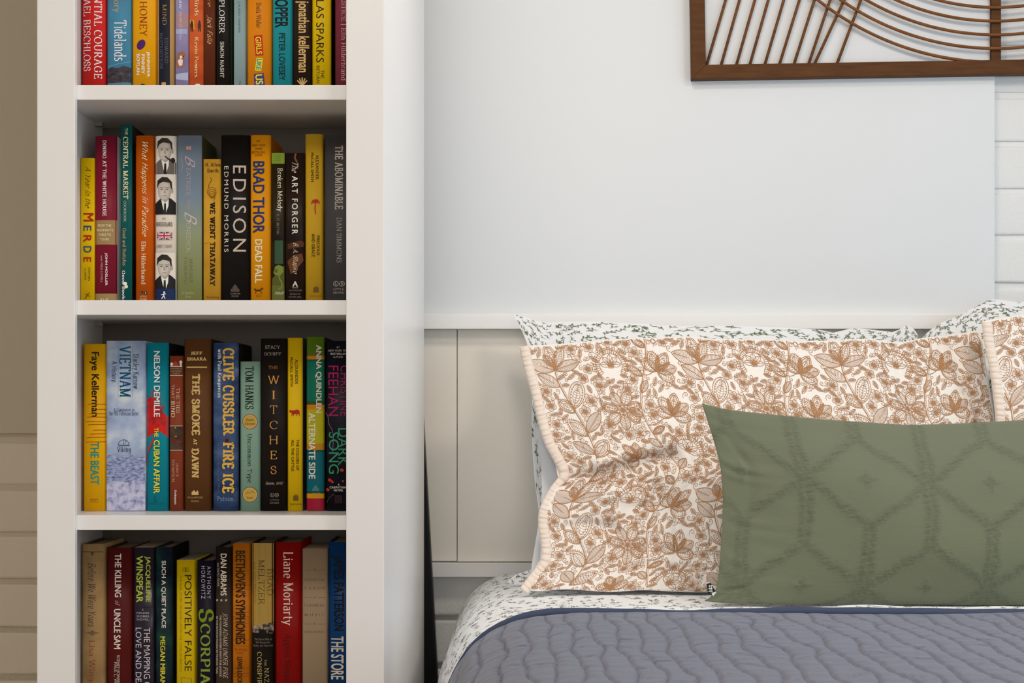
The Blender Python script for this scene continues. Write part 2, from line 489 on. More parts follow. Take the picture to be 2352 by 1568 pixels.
class Spine:
    """one book: cover (boards, spine and everything printed on it) and page block"""
    def __init__(self, row, name, label, x0, x1, ytop, color, hard=True, depth=None, dy=0.0, rough=0.42, side=None):
        self.row, self.Y = row, YB0 + dy
        self.X0, self.X1 = XP(x0, self.Y), XP(x1, self.Y)
        self.xc = (self.X0 + self.X1) / 2
        self.z0 = SHELVES[row] + 0.0004
        self.h = ZP(ytop, self.Y) - self.z0
        self.hw = (self.X1 - self.X0) / 2
        self.hard = hard
        self.depth = depth or (0.128 if hard else 0.122)
        self.bulge = min(0.0035, self.hw * 0.22) if hard else min(0.0012, self.hw * 0.08)
        self.base = color if not isinstance(color, str) else bmat(color, rough)
        self.mats, self.V, self.F, self.M = [self.base], [], [], []
        self.layer = 0
        self.name, self.label = name, label
        self.side = side if side is None or not isinstance(side, str) else bmat(side)
        self.pic = []
    def slot(self, m):
        if isinstance(m, str): m = bmat(m)
        if m not in self.mats: self.mats.append(m)
        return self.mats.index(m)
    def yl(self, x):
        """local depth of the spine surface"""
        t = min(1.0, abs(x) / self.hw)
        e = max(0.0, t - 0.86) / 0.14
        return self.bulge * t * t + (0.0022 if self.hard else 0.0008) * e * e
    def add(self, pts, faces, m, layer=None):
        """pts in photograph pixels on the spine plane"""
        if layer is None:
            self.layer += 1
            layer = self.layer
        s = self.slot(m)
        self.pic.append((pts, faces, s, layer))
    def rect(self, x0, y0, x1, y1, m):
        self.add([(x0, y0), (x1, y0), (x1, y1), (x0, y1)], [(0, 1, 2, 3)], m)
    def poly(self, pts, m):
        self.add(pts, [tuple(range(len(pts)))], m)
    def disc(self, cx, cy, rx, ry, m, n=28, rot=0.0):
        c, s = math.cos(rot), math.sin(rot)
        pts = []
        for k in range(n):
            a, b = rx * math.cos(2 * math.pi * k / n), ry * math.sin(2 * math.pi * k / n)
            pts.append((cx + a * c - b * s, cy + a * s + b * c))
        self.poly(pts, m)
    def ring(self, cx, cy, r, wd, m, n=28, a0=0, a1=360):
        pts, fs = [], []
        for k in range(n + 1):
            a = math.radians(a0 + (a1 - a0) * k / n)
            pts += [(cx + (r - wd) * math.cos(a), cy + (r - wd) * math.sin(a)), (cx + r * math.cos(a), cy + r * math.sin(a))]
        for k in range(n): fs.append((2 * k, 2 * k + 1, 2 * k + 3, 2 * k + 2))
        self.add(pts, fs, m)
    def line(self, pts, wd, m):
        q, fs = [], []
        for i, p in enumerate(pts):
            a, b = pts[max(i - 1, 0)], pts[min(i + 1, len(pts) - 1)]
            dx, dy = b[0] - a[0], b[1] - a[1]
            L = math.hypot(dx, dy) or 1
            q += [(p[0] - dy / L * wd / 2, p[1] + dx / L * wd / 2), (p[0] + dy / L * wd / 2, p[1] - dx / L * wd / 2)]
        for i in range(len(pts) - 1): fs.append((2 * i, 2 * i + 1, 2 * i + 3, 2 * i + 2))
        self.add(q, fs, m)
    def t(self, s, x0, x1, y0, y1, m, style='serif', d='d'):
        """lettering in the box; d='d' reads down the spine, 'h' reads across"""
        V, Fc, a0, a1, b0, b1, n = text2d(s, style)
        if d == 'd':
            pts = [(x0 + (b - b0) / (b1 - b0) * (x1 - x0), y0 + (a - a0) / (a1 - a0) * (y1 - y0)) for a, b in V]
        else:
            pts = [(x0 + (a - a0) / (a1 - a0) * (x1 - x0), y1 - (b - b0) / (b1 - b0) * (y1 - y0)) for a, b in V]
        self.strikes(pts, Fc, m, n)
    def strikes(self, pts, Fc, m, n):
        """each strike of the lettering on its own film of ink"""
        k, q = len(pts) // n, len(Fc) // n
        for i in range(n):
            self.add(pts[i * k:(i + 1) * k], [tuple(j - i * k for j in f) for f in Fc[i * q:(i + 1) * q]], m)
    def tilt(self, s, quad, m, style='sansb', pad=0.12):
        """lettering in a tilted quad given as start-top, start-bottom(left), end-bottom, end-top"""
        V, Fc, a0, a1, b0, b1, n = text2d(s, style)
        (ax, ay), (bx, by), (cx, cy), (dx, dy) = quad
        pts = []
        for a, b in V:
            u = pad * .5 + (a - a0) / (a1 - a0) * (1 - pad)
            v = pad + (b - b0) / (b1 - b0) * (1 - 2 * pad)
            x = (1 - u) * (v * ax + (1 - v) * bx) + u * (v * dx + (1 - v) * cx)
            y = (1 - u) * (v * ay + (1 - v) * by) + u * (v * dy + (1 - v) * cy)
            pts.append((x, y))
        self.strikes(pts, Fc, m, n)
    def build(self):
        d, h, hw = self.depth, self.h, self.hw
        root = thing(self.name, self.label, 'book', (self.xc, self.Y, self.z0), 'books on the bookcase shelves')
        tb = 0.0022 if self.hard else 0.0005
        # outer and inner profile of the case, front at y = 0
        n = 14
        outer = [(-hw, d)] + [(-hw + 2 * hw * k / n, self.yl(-hw + 2 * hw * k / n)) for k in range(n + 1)] + [(hw, d)]
        inner = [(-hw + tb, d)] + [(-(hw - tb) + 2 * (hw - tb) * k / n, self.yl(-hw + 2 * hw * k / n) + tb + 0.0004) for k in range(n + 1)] + [(hw - tb, d)]
        V, Fc, M = [], [], []
        N = len(outer)
        for z in (0.0, h):
            V += [(x, y, z) for x, y in outer]
            V += [(x, y, z) for x, y in inner]
        o0, i0, o1, i1 = 0, N, 2 * N, 3 * N
        ss = self.slot(self.side) if self.side else 0
        for k in range(N - 1):
            side = k in (0, N - 2)
            Fc.append((o0 + k, o0 + k + 1, o1 + k + 1, o1 + k)); M.append(ss if k == N - 2 else 0)
            Fc.append((i0 + k + 1, i0 + k, i1 + k, i1 + k + 1)); M.append(0)
            Fc.append((o1 + k, o1 + k + 1, i1 + k + 1, i1 + k)); M.append(0)
            Fc.append((o0 + k + 1, o0 + k, i0 + k, i0 + k + 1)); M.append(0)
        for k in (0, N - 1):
            Fc.append((o0 + k, o1 + k, i1 + k, i0 + k)); M.append(0)
        smooth = [True] * len(Fc)
        cuts = [-hw + 2 * hw * k / 12 for k in range(1, 12)]
        for pts, faces, s, layer in self.pic:
            bm = bmesh.new()
            vs = [bm.verts.new((XP(px, self.Y) - self.xc, 0, ZP(py, self.Y) - self.z0)) for px, py in pts]
            for f in faces:
                try: bm.faces.new([vs[k] for k in f])
                except ValueError: pass
            xs = [v.co.x for v in bm.verts]
            for c in cuts:
                if min(xs) < c < max(xs):
                    bmesh.ops.bisect_plane(bm, geom=bm.verts[:] + bm.edges[:] + bm.faces[:], plane_co=(c, 0, 0), plane_no=(1, 0, 0))
            for pc, pn in (((-hw * .995, 0, 0), (-1, 0, 0)), ((hw * .995, 0, 0), (1, 0, 0)), ((0, 0, h - 0.0006), (0, 0, 1)), ((0, 0, 0.0006), (0, 0, -1))):
                bmesh.ops.bisect_plane(bm, geom=bm.verts[:] + bm.edges[:] + bm.faces[:], plane_co=pc, plane_no=pn, clear_outer=True)
            bm.verts.index_update()
            b = len(V)
            for v in bm.verts:
                V.append((v.co.x, self.yl(v.co.x) - 0.00012 - 0.00004 * layer, v.co.z))
            for f in bm.faces:
                ix = [b + v.index for v in f.verts]
                f.normal_update()
                if f.normal.y > 0: ix = ix[::-1]
                Fc.append(tuple(ix)); M.append(s); smooth.append(False)
            bm.free()
        me = mesh_from('cover', V, Fc, self.mats, M)
        me.polygons.foreach_set('use_smooth', smooth)
        cover = link('cover', me, root)
        g = 0.0035 if self.hard else 0.0002
        box('page_block', -hw + tb + 0.0002, hw - tb - 0.0002, self.bulge + tb + 0.004, d - (0.003 if self.hard else 0.0004), g if self.hard else 0.0, h - g, paper, root)
        return root
WH = 'e8e2da'
def portrait(b, x0, x1, y0, y1, hair, tie, pipe=False, hat=0.0):
    """generic grey head-and-shoulders photograph printed on a spine"""
    w, h = x1 - x0, y1 - y0
    X = lambda u: x0 + u * w
    Yy = lambda v: y0 + v * h
    b.rect(x0, y0, x1, y1, 'c6c0b8')
    b.poly([(X(0), Yy(1)), (X(0), Yy(.72)), (X(.22), Yy(.62)), (X(.42), Yy(.56)), (X(.62), Yy(.56)), (X(.8), Yy(.6)), (X(1), Yy(.7)), (X(1), Yy(1))], tie[0])
    b.poly([(X(.3), Yy(.62)), (X(.5), Yy(.66)), (X(.68), Yy(.58)), (X(.66), Yy(.78)), (X(.52), Yy(1)), (X(.4), Yy(.86))], 'd2ccc4')
    b.poly([(X(.45), Yy(.72)), (X(.54), Yy(.72)), (X(.56), Yy(1)), (X(.42), Yy(1))], tie[1])
    b.poly([(X(.3), Yy(.45)), (X(.7), Yy(.45)), (X(.68), Yy(.62)), (X(.5), Yy(.7)), (X(.34), Yy(.62))], '8a857e')
    b.disc(X(.47), Yy(.37), w * .33, h * .29, '8f8981')
    b.disc(X(.455), Yy(.37), w * .30, h * .275, '9f9991')
    b.disc(X(.43), Yy(.37), w * .24, h * .24, 'aca69e')
    b.disc(X(.4), Yy(.45), w * .12, h * .1, 'b6b0a8')
    b.disc(X(.84), Yy(.4), w * .05, h * .07, '938d85')
    b.poly([(X(.08), Yy(.36)), (X(.12), Yy(.14)), (X(.34), Yy(.05)), (X(.62), Yy(.06)), (X(.82), Yy(.17)), (X(.84), Yy(.36)), (X(.78), Yy(.34)), (X(.72), Yy(.2 + hat)), (X(.4), Yy(.17 + hat)), (X(.2), Yy(.22 + hat))], hair)
    for ex in (.33, .6):
        b.disc(X(ex), Yy(.365), w * .06, h * .016, '5a544e')
        b.line([(X(ex - .1), Yy(.325)), (X(ex + .1), Yy(.32))], h * .012, '4c4640')
    b.poly([(X(.45), Yy(.36)), (X(.5), Yy(.36)), (X(.53), Yy(.46)), (X(.43), Yy(.465))], '8f8981')
    b.line([(X(.37), Yy(.53)), (X(.47), Yy(.525)), (X(.58), Yy(.535))], h * .012, '6a6058')
    if pipe:
        b.line([(X(.5), Yy(.54)), (X(.78), Yy(.66))], h * .03, '201c19')
        b.disc(X(.86), Yy(.64), w * .1, h * .07, '201c19')
def house(b, cx, y0, y1, m):
    """small publisher's building mark"""
    w = (y1 - y0)
    b.poly([(cx - w * .55, y1), (cx - w * .55, y0 + w * .62), (cx - w * .34, y0 + w * .58), (cx - w * .3, y0 + w * .36), (cx, y0), (cx + w * .3, y0 + w * .36), (cx + w * .34, y0 + w * .58), (cx + w * .55, y0 + w * .62), (cx + w * .55, y1)], m)
def lb(b, cx, cy, r, m, bg):
    for s, ch in ((-1, 'L'), (1, 'B')):
        b.ring(cx + s * r * 1.12, cy, r, r * .18, m)
        b.t(ch, cx + s * r * 1.12 - r * .42, cx + s * r * 1.12 + r * .42, cy - r * .5, cy + r * .5, m, 'serif', 'h')
def arch(b, cx, y0, y1, m):
    w = (y1 - y0) * .44
    b.poly([(cx - w * 1.1, y1), (cx - w, y1 - 2), (cx - w, y0 + w)] + [(cx - w * math.cos(a), y0 + w - w * math.sin(a)) for a in (0.4, .8, 1.2, 1.57, 1.94, 2.34, 2.74)] + [(cx + w, y0 + w), (cx + w, y1 - 2), (cx + w * 1.1, y1)], m)

G = lambda h: gain(h, KB)
# ---- top row in view (row 1)
b = Spine(1, 'hardcover_book', 'red hardcover with two columns of white serif capitals, leftmost of the top row', 187, 242, -178, 'b0211f')
b.t('PRESIDENTIAL COURAGE', 216, 234, -104, 181, WH, 'serif'); b.t('MICHAEL BESCHLOSS', 191, 208, -58, 163, WH, 'serif'); b.build()
b = Spine(1, 'hardcover_book', 'blue hardcover with a dark hill at its foot, between red and amber books', 244.5, 300.5, -172,
          mat_noise('print_sea_blue', [(0.25, G('35607c')), (0.6, G('417f9f')), (0.85, G('2f6c8e'))], 9, rough=.42))
b.t('Tidelands', 262, 290, 46, 140, 'e6eaec', 'serif'); b.t('Philippa Gregory', 256, 278, -122, 29, 'a08a5c', 'serif')
hill = mat_noise('print_dark_hill', [(0.35, G('2a2226')), (0.6, G('3d3a40')), (0.8, G('4c5a63'))], 120, (1, 1, 2), rough=.42)
b.poly([(245, 160), (256, 154), (270, 157), (283, 151), (300, 155), (300, 189), (286, 188), (262, 191), (245, 189)], hill)
b.line([(246, 153), (270, 147), (299, 141)], 1.2, '5d93ab'); b.poly([(245, 191), (300, 189), (300, 196), (245, 196)], '4e6b7d'); b.build()
b = Spine(1, 'hardcover_book', 'amber hardcover with a purple oval between dark red and white lettering', 302.5, 358, -175, 'd68f0c')
b.t('MAD HONEY', 320.5, 338, -58, 83.5, '7a2410', 'serif')
b.disc(324, 102.5, 12.5, 9, '43205a', rot=-1.0)
for s, a, c, d in (('JENNIFER', 336, 344, 118.5), ('FINNEY', 325, 332.5, 125), ('BOYLAN', 313.5, 321, 124)):
    b.t(s, a, c, d, {'JENNIFER': 177, 'FINNEY': 170, 'BOYLAN': 172}[s], 'f2e8d0', 'sansb')
b.disc(328, 197, 6, 4, '221a14'); b.build()
b = Spine(1, 'hardcover_book', 'tan cloth hardcover with narrow navy spine panel and gold capitals', 359.5, 400.5, -150, 'a3824e', side='8b6d3c')
b.rect(364.5, -150, 390, 205, '171a26'); b.t('MIND', 373, 382.5, 10, 57, '9a7d48', 'serift')
b.t('EDWARD', 378, 386, 87, 145, '5c6070', 'serift'); b.t('ROTHSTEIN', 367, 374, 76, 157, '5c6070', 'serift'); b.rect(371, 189, 381, 196, 'a88a5a'); b.build()
b = Spine(1, 'paperback_book', 'lavender paperback with a small brown dog printed low on the spine', 402.5, 432.5, -95,
          mat_noise('print_lavender', [(0.3, G('6d6690')), (0.6, G('857fa6')), (0.8, G('6c769c'))], 26, rough=.4), hard=False)
b.rect(405, 30, 432, 64, '96797f'); b.rect(404, 66, 430, 78, '8f98b8')
b.t('Law', 411, 421, -12, 22, 'cfcadb', 'ital'); b.t('Rachel O Phillips', 410, 419, 26, 92, 'bdb6c8', 'script')
b.poly([(404, 150), (406, 132), (411, 120), (418, 118), (424, 121), (426, 128), (421, 138), (424, 150), (420, 154), (408, 156)], '8a5a3a')
b.poly([(408, 140), (414, 134), (420, 138), (419, 150), (412, 152)], 'c9bfc4'); b.disc(416, 131, 3, 3.4, 'd8cdcb'); b.disc(421, 130, 1.3, 1.5, '231a1a')
b.poly([(404, 170), (432, 166), (432, 185), (404, 182)], '9aa0bd'); b.build()
b = Spine(1, 'paperback_book', 'rust orange paperback with two small dark standing silhouettes', 434, 467, -110,
          mat_noise('print_rust', [(0.3, G('a8431c')), (0.55, G('b8542a')), (0.75, G('c0611f'))], 16, (1, 1, 3), rough=.4), hard=False)
b.poly([(436, 46), (446, 46), (447, 68), (438, 66)], 'c88a20')
for sx in (440.5, 458):
    b.poly([(sx - 3, 73), (sx - 3.6, 56), (sx - 1.6, 49), (sx, 46), (sx + 2, 49), (sx + 3.6, 57), (sx + 3.2, 73), (sx + 1, 73), (sx, 63), (sx - 1, 73)], '3a2a1c')
b.t('Yellow Birds', 447, 457, -68, 36, 'e2c39c', 'serif'); b.t('Kevin Powers', 447, 456, 85.5, 177.5, 'e2c39c', 'serif')
b.disc(454, 195, 6, 3, 'e0d4c4'); b.build()
b = Spine(1, 'paperback_book', 'plain chocolate brown paperback with tan script, beside the rust orange one', 468, 494, -90,
          mat_noise('print_choc', [(0.3, G('4a2112')), (0.7, G('5a2c16'))], 20, (1, 1, .3), rough=.45), hard=False)
b.t('Open Ice', 475, 486, -58, 16, 'd09a6a', 'script'); b.t('Jack Falla', 475, 488, 35, 101, 'd8a272', 'script'); b.build()
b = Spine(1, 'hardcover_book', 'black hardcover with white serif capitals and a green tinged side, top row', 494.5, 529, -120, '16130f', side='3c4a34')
b.t('THE LAST EXPLORER', 503, 516, -128, 77, 'e6ded2', 'serif'); b.t('SIMON NASHT', 505.5, 514.5, 95.5, 178, 'd8d0c4', 'serif'); b.build()
b = Spine(1, 'paperback_book', 'slim pale blue grey paperback with tiny dark lettering', 537, 563.5, -70, '7f979c', hard=False)
b.t('J. RUSSELL CRABTREE', 546, 552, 4, 75, '3c4a50', 'sans'); b.t('Ma.', 549, 553, 186, 197, '3c4a50', 'sans'); b.build()
b = Spine(1, 'hardcover_book', 'orange hardcover with tilted red, yellow and purple title blocks', 566.5, 623, -135, 'd07a10')
b.t('Sheila Weller', 588, 600.5, 6, 65, '43270c', 'sans')
for q, bg, fg, s in ((((602, 80), (583, 82), (587, 128.5), (605, 127)), 'b0201f', 'f0d020', 'GIRLS'),
                     (((604, 134), (589.5, 132.5), (585.5, 161.5), (600, 163.5)), 'e8c81c', '2d6fa0', 'LIKE'),
                     (((605.5, 168), (583, 170), (584.5, 197), (608.5, 195)), '43306e', 'c8d040', 'US')):
    b.poly(list(q), bg); b.tilt(s, q, fg, pad=.14)
b.build()
b = Spine(1, 'hardcover_book', 'teal hardcover with heavy black capitals, top row', 625.5, 671, -150, '1c8490', side='6d5f4e')
b.t('SHOWSTOPPER', 631, 661.5, -92, 63, '101418', 'sansb'); b.t('PETER LOVESEY', 640.5, 655, 76, 184.5, '0d2024', 'sansb'); b.build()
b = Spine(1, 'hardcover_book', 'dark brown hardcover with bold gold lower case lettering', 672, 715, -160, '241a14')
b.t('jonathan kellerman', 678, 710, 2, 166, 'c4a468', 'sansb')
for k in range(5):
    a = -2.6 + k * .52
    b.line([(694, 197), (694 + 13 * math.cos(a), 191 + 13 * math.sin(a))], 3, 'b0935c')
b.build()
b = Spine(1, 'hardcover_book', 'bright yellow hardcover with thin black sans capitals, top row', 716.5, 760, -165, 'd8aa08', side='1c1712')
b.t('NICHOLAS SPARKS', 726, 744, -92, 143.5, '1c1608', 'sans'); b.t('THE', 737, 744.5, 161, 180, '2a2008', 'sans'); b.t('RETURN', 726.5, 734, 151, 191, '2a2008', 'sans'); b.build()
b = Spine(1, 'hardcover_book', 'plum hardcover with pink serif lettering, rightmost of the top row', 769, 812, -160, '6b2a38')
b.t('WINTER SOLSTICE | Elin Hilderbrand', 782.5, 796, -100, 185, 'c49aa0', 'serift'); b.build()

# ---- second row (row 2)
b = Spine(2, 'paperback_book', 'small yellow paperback with red and blue spaced capitals, leftmost of its row', 185, 216, 363, 'd8a604', hard=False)
b.t('A Year in the', 195.5, 209, 382, 478, '3a2a08', 'script')
for ch, a, c, x1, k in (('M', 489, 508.5, 215, 0), ('E', 518, 530, 210, 1), ('R', 540, 556, 210, 0), ('D', 565, 580.5, 210, 1), ('E', 590.5, 601.5, 209.5, 0)):
    b.t(ch, 191.5, x1, a, c, ('96280f', '2f4a68')[k], 'sansb')
b.t('STEPHEN', 202.5, 207.5, 614, 645, '4a3806', 'sans'); b.t('CLARKE', 194, 198.5, 616, 643, '4a3806', 'sans')
b.line([(195, 686), (200, 680), (203, 674), (206, 672)], 1.6, '4a3806'); b.line([(197, 676), (203, 678), (207, 682)], 1.4, '4a3806'); b.build()
b = Spine(2, 'hardcover_book', 'burgundy hardcover with khaki bands and white serif title', 216.5, 267.5, 312, '6c1428', rough=.35, side='d8d4d0')
b.t('DINING AT THE WHITE HOUSE', 235.5, 244.5, 322, 496, 'dccfc8', 'serifb')
b.rect(216.5, 505.5, 267.5, 561.5, '87704a')
for s, y, a, c in (('FROM THE', 515, 224.5, 255), ('PRESIDENT\'S', 525.5, 221.5, 259), ('TABLE TO', 536, 226, 254.5), ('YOURS', 546.5, 229.5, 250.5)):
    b.t(s, a, c, y, y + 5.5, 'd4c4a0', 'sans', 'h')
b.t('JOHN MOELLER', 240.5, 247, 580.5, 655.5, 'e4d6d2', 'sansb'); b.t('with MIKE LOVELL', 231, 236, 586, 649, 'b58890', 'sans')
b.rect(216.5, 674, 267.5, 692, '87704a'); b.t('ALP', 228, 248, 684.5, 692, 'd8c8a8', 'ital', 'h'); b.build()
b = Spine(2, 'paperback_book', 'tall narrow dark teal paperback with cream capitals, taller than its neighbours', 277, 303, 287, '0a4a4a', hard=False, rough=.35, side='1c1812')  # side colour darkened to hold the shade of the gap
b.t('THE', 287, 293.5, 294, 309.5, 'd0c49a', 'serif'); b.t('CENTRAL MARKET', 282.5, 294.5, 314, 457, 'd0c49a', 'serifb'); b.t('COOKBOOK', 284, 290, 461, 509, 'b0b090', 'serif')
b.t('Good and Stoltzfus', 281.5, 290, 524, 610, 'b08a68', 'serif'); b.t('Good Books', 280.5, 287.5, 621, 693, 'e0dcc8', 'serifb')
b.disc(287, 651, 5, 4, 'dcd8c4'); b.disc(290, 658, 4, 4, 'c8c8b0'); b.build()
b = Spine(2, 'hardcover_book', 'glossy burnt orange hardcover with pale script title', 310, 352.5, 311, 'a84a06', rough=.36)
b.t('What Happens in Paradise', 323, 340.5, 325, 543, 'ecc9a8', 'script'); b.t('Elin Hilderbrand', 324.5, 335, 554, 653, 'e8c8ae', 'serif')
for s, ch in ((-5, 'L'), (5, 'B')):
    b.disc(329.5 + s, 672.5, 4.2, 4.2, '2a221c'); b.t(ch, 328 + s, 331 + s, 670, 675, 'c8b8a0', 'serif', 'h')
b.t('LITTLE', 321, 337, 679, 683, 'e0b080', 'serif', 'h'); b.t('BROWN', 321, 337, 685, 689, 'e0b080', 'serif', 'h'); b.build()
b = Spine(2, 'hardcover_book', 'white hardcover with three grey portrait photographs and a small flag', 355.5, 404, 311.5, 'c4bdb4', dy=-.002)
portrait(b, 356, 403.6, 312, 400, '2c2825', ('5c5853', '1c1a19'), pipe=True)
b.rect(356, 400, 403.6, 401.8, 'd8d2ca')
portrait(b, 356, 403.2, 402, 492.5, '26221f', ('1d1c1e', '2a2827'))
b.t('THE', 372, 381, 500, 505, '3a3632', 'serif', 'h'); b.t('IRREGULARS', 358.5, 396, 510, 520, '2c2825', 'serifb', 'h')
b.rect(360, 533, 395.5, 550, '2e2d5a')
for p in ([(360, 533), (395.5, 550)], [(395.5, 533), (360, 550)]): b.line(p, 4, 'd8d0cc')
for p in ([(360, 533), (395.5, 550)], [(395.5, 533), (360, 550)]): b.line(p, 1.3, 'a83030')
b.rect(374.5, 533, 381, 550, 'dcd4d0'); b.rect(360, 538.7, 395.5, 544.3, 'dcd4d0'); b.rect(376, 533, 379.5, 550, 'b01c22'); b.rect(360, 540, 395.5, 543, 'b01c22')
b.t('JENNET CONANT', 358.5, 395.5, 562, 570, '4a443e', 'serif', 'h')
portrait(b, 356, 402.6, 580, 668, '2a2623', ('1c1c1e', '242324'), hat=.02)
b.rect(355.5, 663, 403, 692, '17264a'); b.disc(378, 671, 2, 2, WH); b.line([(377.5, 672), (377, 679), (372, 686)], 2.4, WH); b.line([(377, 679), (380, 686)], 2.2, WH); b.line([(371, 677), (382, 675)], 1.6, WH); b.build()
b = Spine(2, 'paperback_book', 'grey blue paperback fading to sage green, with faint pink serif title', 407, 463.5, 311,
          mat_noise('print_blue_to_sage', [(0.15, G('7c8450')), (0.45, G('808a70')), (0.62, G('687888')), (1, G('647080'))], 18, rough=.5, grad=(2, 0.0, 0.24, .8)), hard=False, side='34341a')  # dark olive side has the shade between books painted in
b.t('B', 425, 448, 358, 384, 'a8949c', 'script'); b.t('EATRICE', 428, 438, 386, 449, 'a4949a', 'serift'); b.t('AND', 430, 437, 458, 480, '9a9096', 'ital')
b.t('B', 424, 452, 487, 516, 'b4a8a6', 'script'); b.t('ENEDICK', 428, 438, 512, 580, 'b0a8a0', 'serift')
b.t('MARINA', 435, 443, 594, 650, '645a3c', 'serift'); b.t('FIORATO', 422.5, 430, 591, 653, '645a3c', 'serift')
b.line([(418, 350), (416, 366), (420, 382), (416, 396), (420, 398)], .9, '96909c'); b.disc(430.5, 340, 3, 4.6, 'a8867c'); b.disc(436.5, 340, 3, 4.6, 'a8867c')
b.t('St. Martin\'s', 417, 447, 669, 676, 'a8a878', 'serift', 'h'); b.t('Press', 425, 439, 678, 684, 'a8a878', 'serift', 'h'); b.build()
b = Spine(2, 'paperback_book', 'small worn mustard paperback with black slab capitals, left of the thick black book', 467, 506, 365,
          mat_noise('print_mustard', [(0.3, G('a87c24')), (0.6, G('b88c2c')), (0.85, G('c0983c'))], 24, rough=.55), hard=False)
b.t('H. Allen', 471.5, 506, 373.5, 382.5, '2a1c08', 'serifb', 'h'); b.t('Smith', 476, 502, 387, 396, '2a1c08', 'serifb', 'h')
for k in range(4): b.ring(486 + k * .6, 440 + k * 3.2, 11 - k * 1.6, 1.5, '7c5410', a0=10, a1=350)
b.line([(483, 407), (486, 413), (480, 424), (478, 432)], 1.2, '4a3008'); b.line([(497, 440), (493, 455), (490, 470)], 1, '7c5410')
b.t('WE WENT THATAWAY', 482, 494.5, 464, 657, '20160a', 'slab'); b.t('Doubleday', 474.5, 503.5, 680, 686, '3a2808', 'serif', 'h')
b.line([(470, 560), (480, 556), (486, 562)], 1, '9a5a1c'); b.build()
b = Spine(2, 'hardcover_book', 'thick black hardcover with large white sans capitals, second row', 507, 573.5, 310, '141110')
b.t('EDISON', 535, 565, 380, 577.5, 'b4a89c', 'sansw'); b.t('EDMUND MORRIS', 514.5, 524.5, 381, 578.5, 'c4bab0', 'sansw')
house(b, 540, 652, 670, '4a423c'); b.t('RANDOM', 529, 552, 672, 676, '7a726a', 'serif', 'h'); b.t('HOUSE', 532, 548, 678, 682, '7a726a', 'serif', 'h'); b.build()
b = Spine(2, 'hardcover_book', 'orange hardcover with bold navy capitals and white title below, second row', 574.5, 621.5, 310, 'd2850a', side='8a4c06')
for s, y, a, c, st in (('#1', 321, 589, 597, 'sans'), ('NEW YORK', 331, 578.5, 609.5, 'obl'), ('TIMES', 339, 584.5, 603, 'obl'), ('BESTSELLING', 347, 578.5, 609, 'sans'), ('AUTHOR', 354, 584.5, 602.5, 'sans')):
    b.t(s, a, c, y, y + 5, '4a2c08', st, 'h')
b.t('BRAD THOR', 580.5, 607.5, 370, 535, '1d2f62', 'sansb'); b.t('DEAD FALL', 586, 602.5, 549.5, 650, 'e4cfae', 'sansb')
b.line([(584, 663), (588, 667), (598, 667), (602, 662), (604, 664)], 4, '4a2c10'); b.line([(589, 668), (586, 674)], 1.6, '4a2c10'); b.line([(598, 668), (602, 674)], 1.6, '4a2c10')
for y in (676, 679.5): b.t('EMILY BESTLER' if y < 677 else 'BOOKS', 588, 601, y, y + 2.4, '6a3c10', 'sans', 'h')
b.build()
b = Spine(2, 'paperback_book', 'narrow dark paperback with a lime green label on top and green foot', 623.5, 653.5, 350,
          mat_noise('print_murky', [(0.35, G('16100a')), (0.6, G('2c2410')), (0.8, G('3c3214'))], 20, (1, 1, .7), rough=.35), hard=False)
b.rect(623.5, 350, 653.5, 376, '6d8428')
for y, s in ((357, 'SWEET'), (362, 'AND'), (367, 'MYSTERY')): b.t(s, 631, 646, y, y + 3, '4c6018', 'sans', 'h')
b.t('Broken Melody', 634.5, 649, 386, 486, 'cfc6b4', 'serif'); b.t('K. D. McCrite', 635.5, 642, 491, 538, '8c8468', 'ital')
b.rect(631, 552, 650, 606, '2f4a34'); b.poly([(625, 640), (653, 610), (653, 690), (625, 690)], '4c4f1c'); b.rect(624.5, 655, 653.5, 692, '565d28')
b.poly([(628, 626), (632, 612), (640, 608), (650, 612), (651, 624), (644, 632), (632, 632)], '6b7a34'); b.disc(634, 622, 4, 5, '4c5a22')
b.line([(640, 632), (643, 642), (648, 650), (647, 660), (640, 664)], 3, '6b7a34'); b.t('Abbott', 631, 652, 669, 676, 'd8d4b8', 'ital', 'h'); b.build()
b = Spine(2, 'paperback_book', 'dark brown paperback with white sans capitals beside the lime labelled one', 655, 699, 351,
          mat_noise('print_old_master', [(0.3, G('120d0b')), (0.55, G('241612')), (0.75, G('4a2a16')), (0.9, G('241812'))], 14, rough=.35), hard=False)
b.poly([(661, 560), (690, 552), (698, 556), (698, 566), (661, 572)], '4a2a14'); b.poly([(660, 600), (676, 585), (694, 582), (697, 598), (684, 615), (668, 630)], '5a3618')
b.line([(680, 350), (677, 362), (682, 372)], 4, '6a4a2c')
b.t('The', 670, 685, 373, 397, 'c8bcaa', 'script'); b.t('ART FORGER', 670.5, 684, 404, 537.5, 'd4cabc', 'sansbw'); b.t('B. A. Shapiro', 671, 685, 557, 629, 'c8bca8', 'script')
b.t('A', 671, 685, 646, 658, 'd0c6b8', 'serifb', 'h'); b.rect(671, 659, 685, 662, '6a6058')
for y, s, a, c in ((665, 'ALGONQUIN', 664, 693), (673, 'BOOKS OF', 666, 690), (680, 'CHAPEL HILL', 663, 693)): b.t(s, a, c, y, y + 4, '7a7066', 'serif', 'h')
b.build()
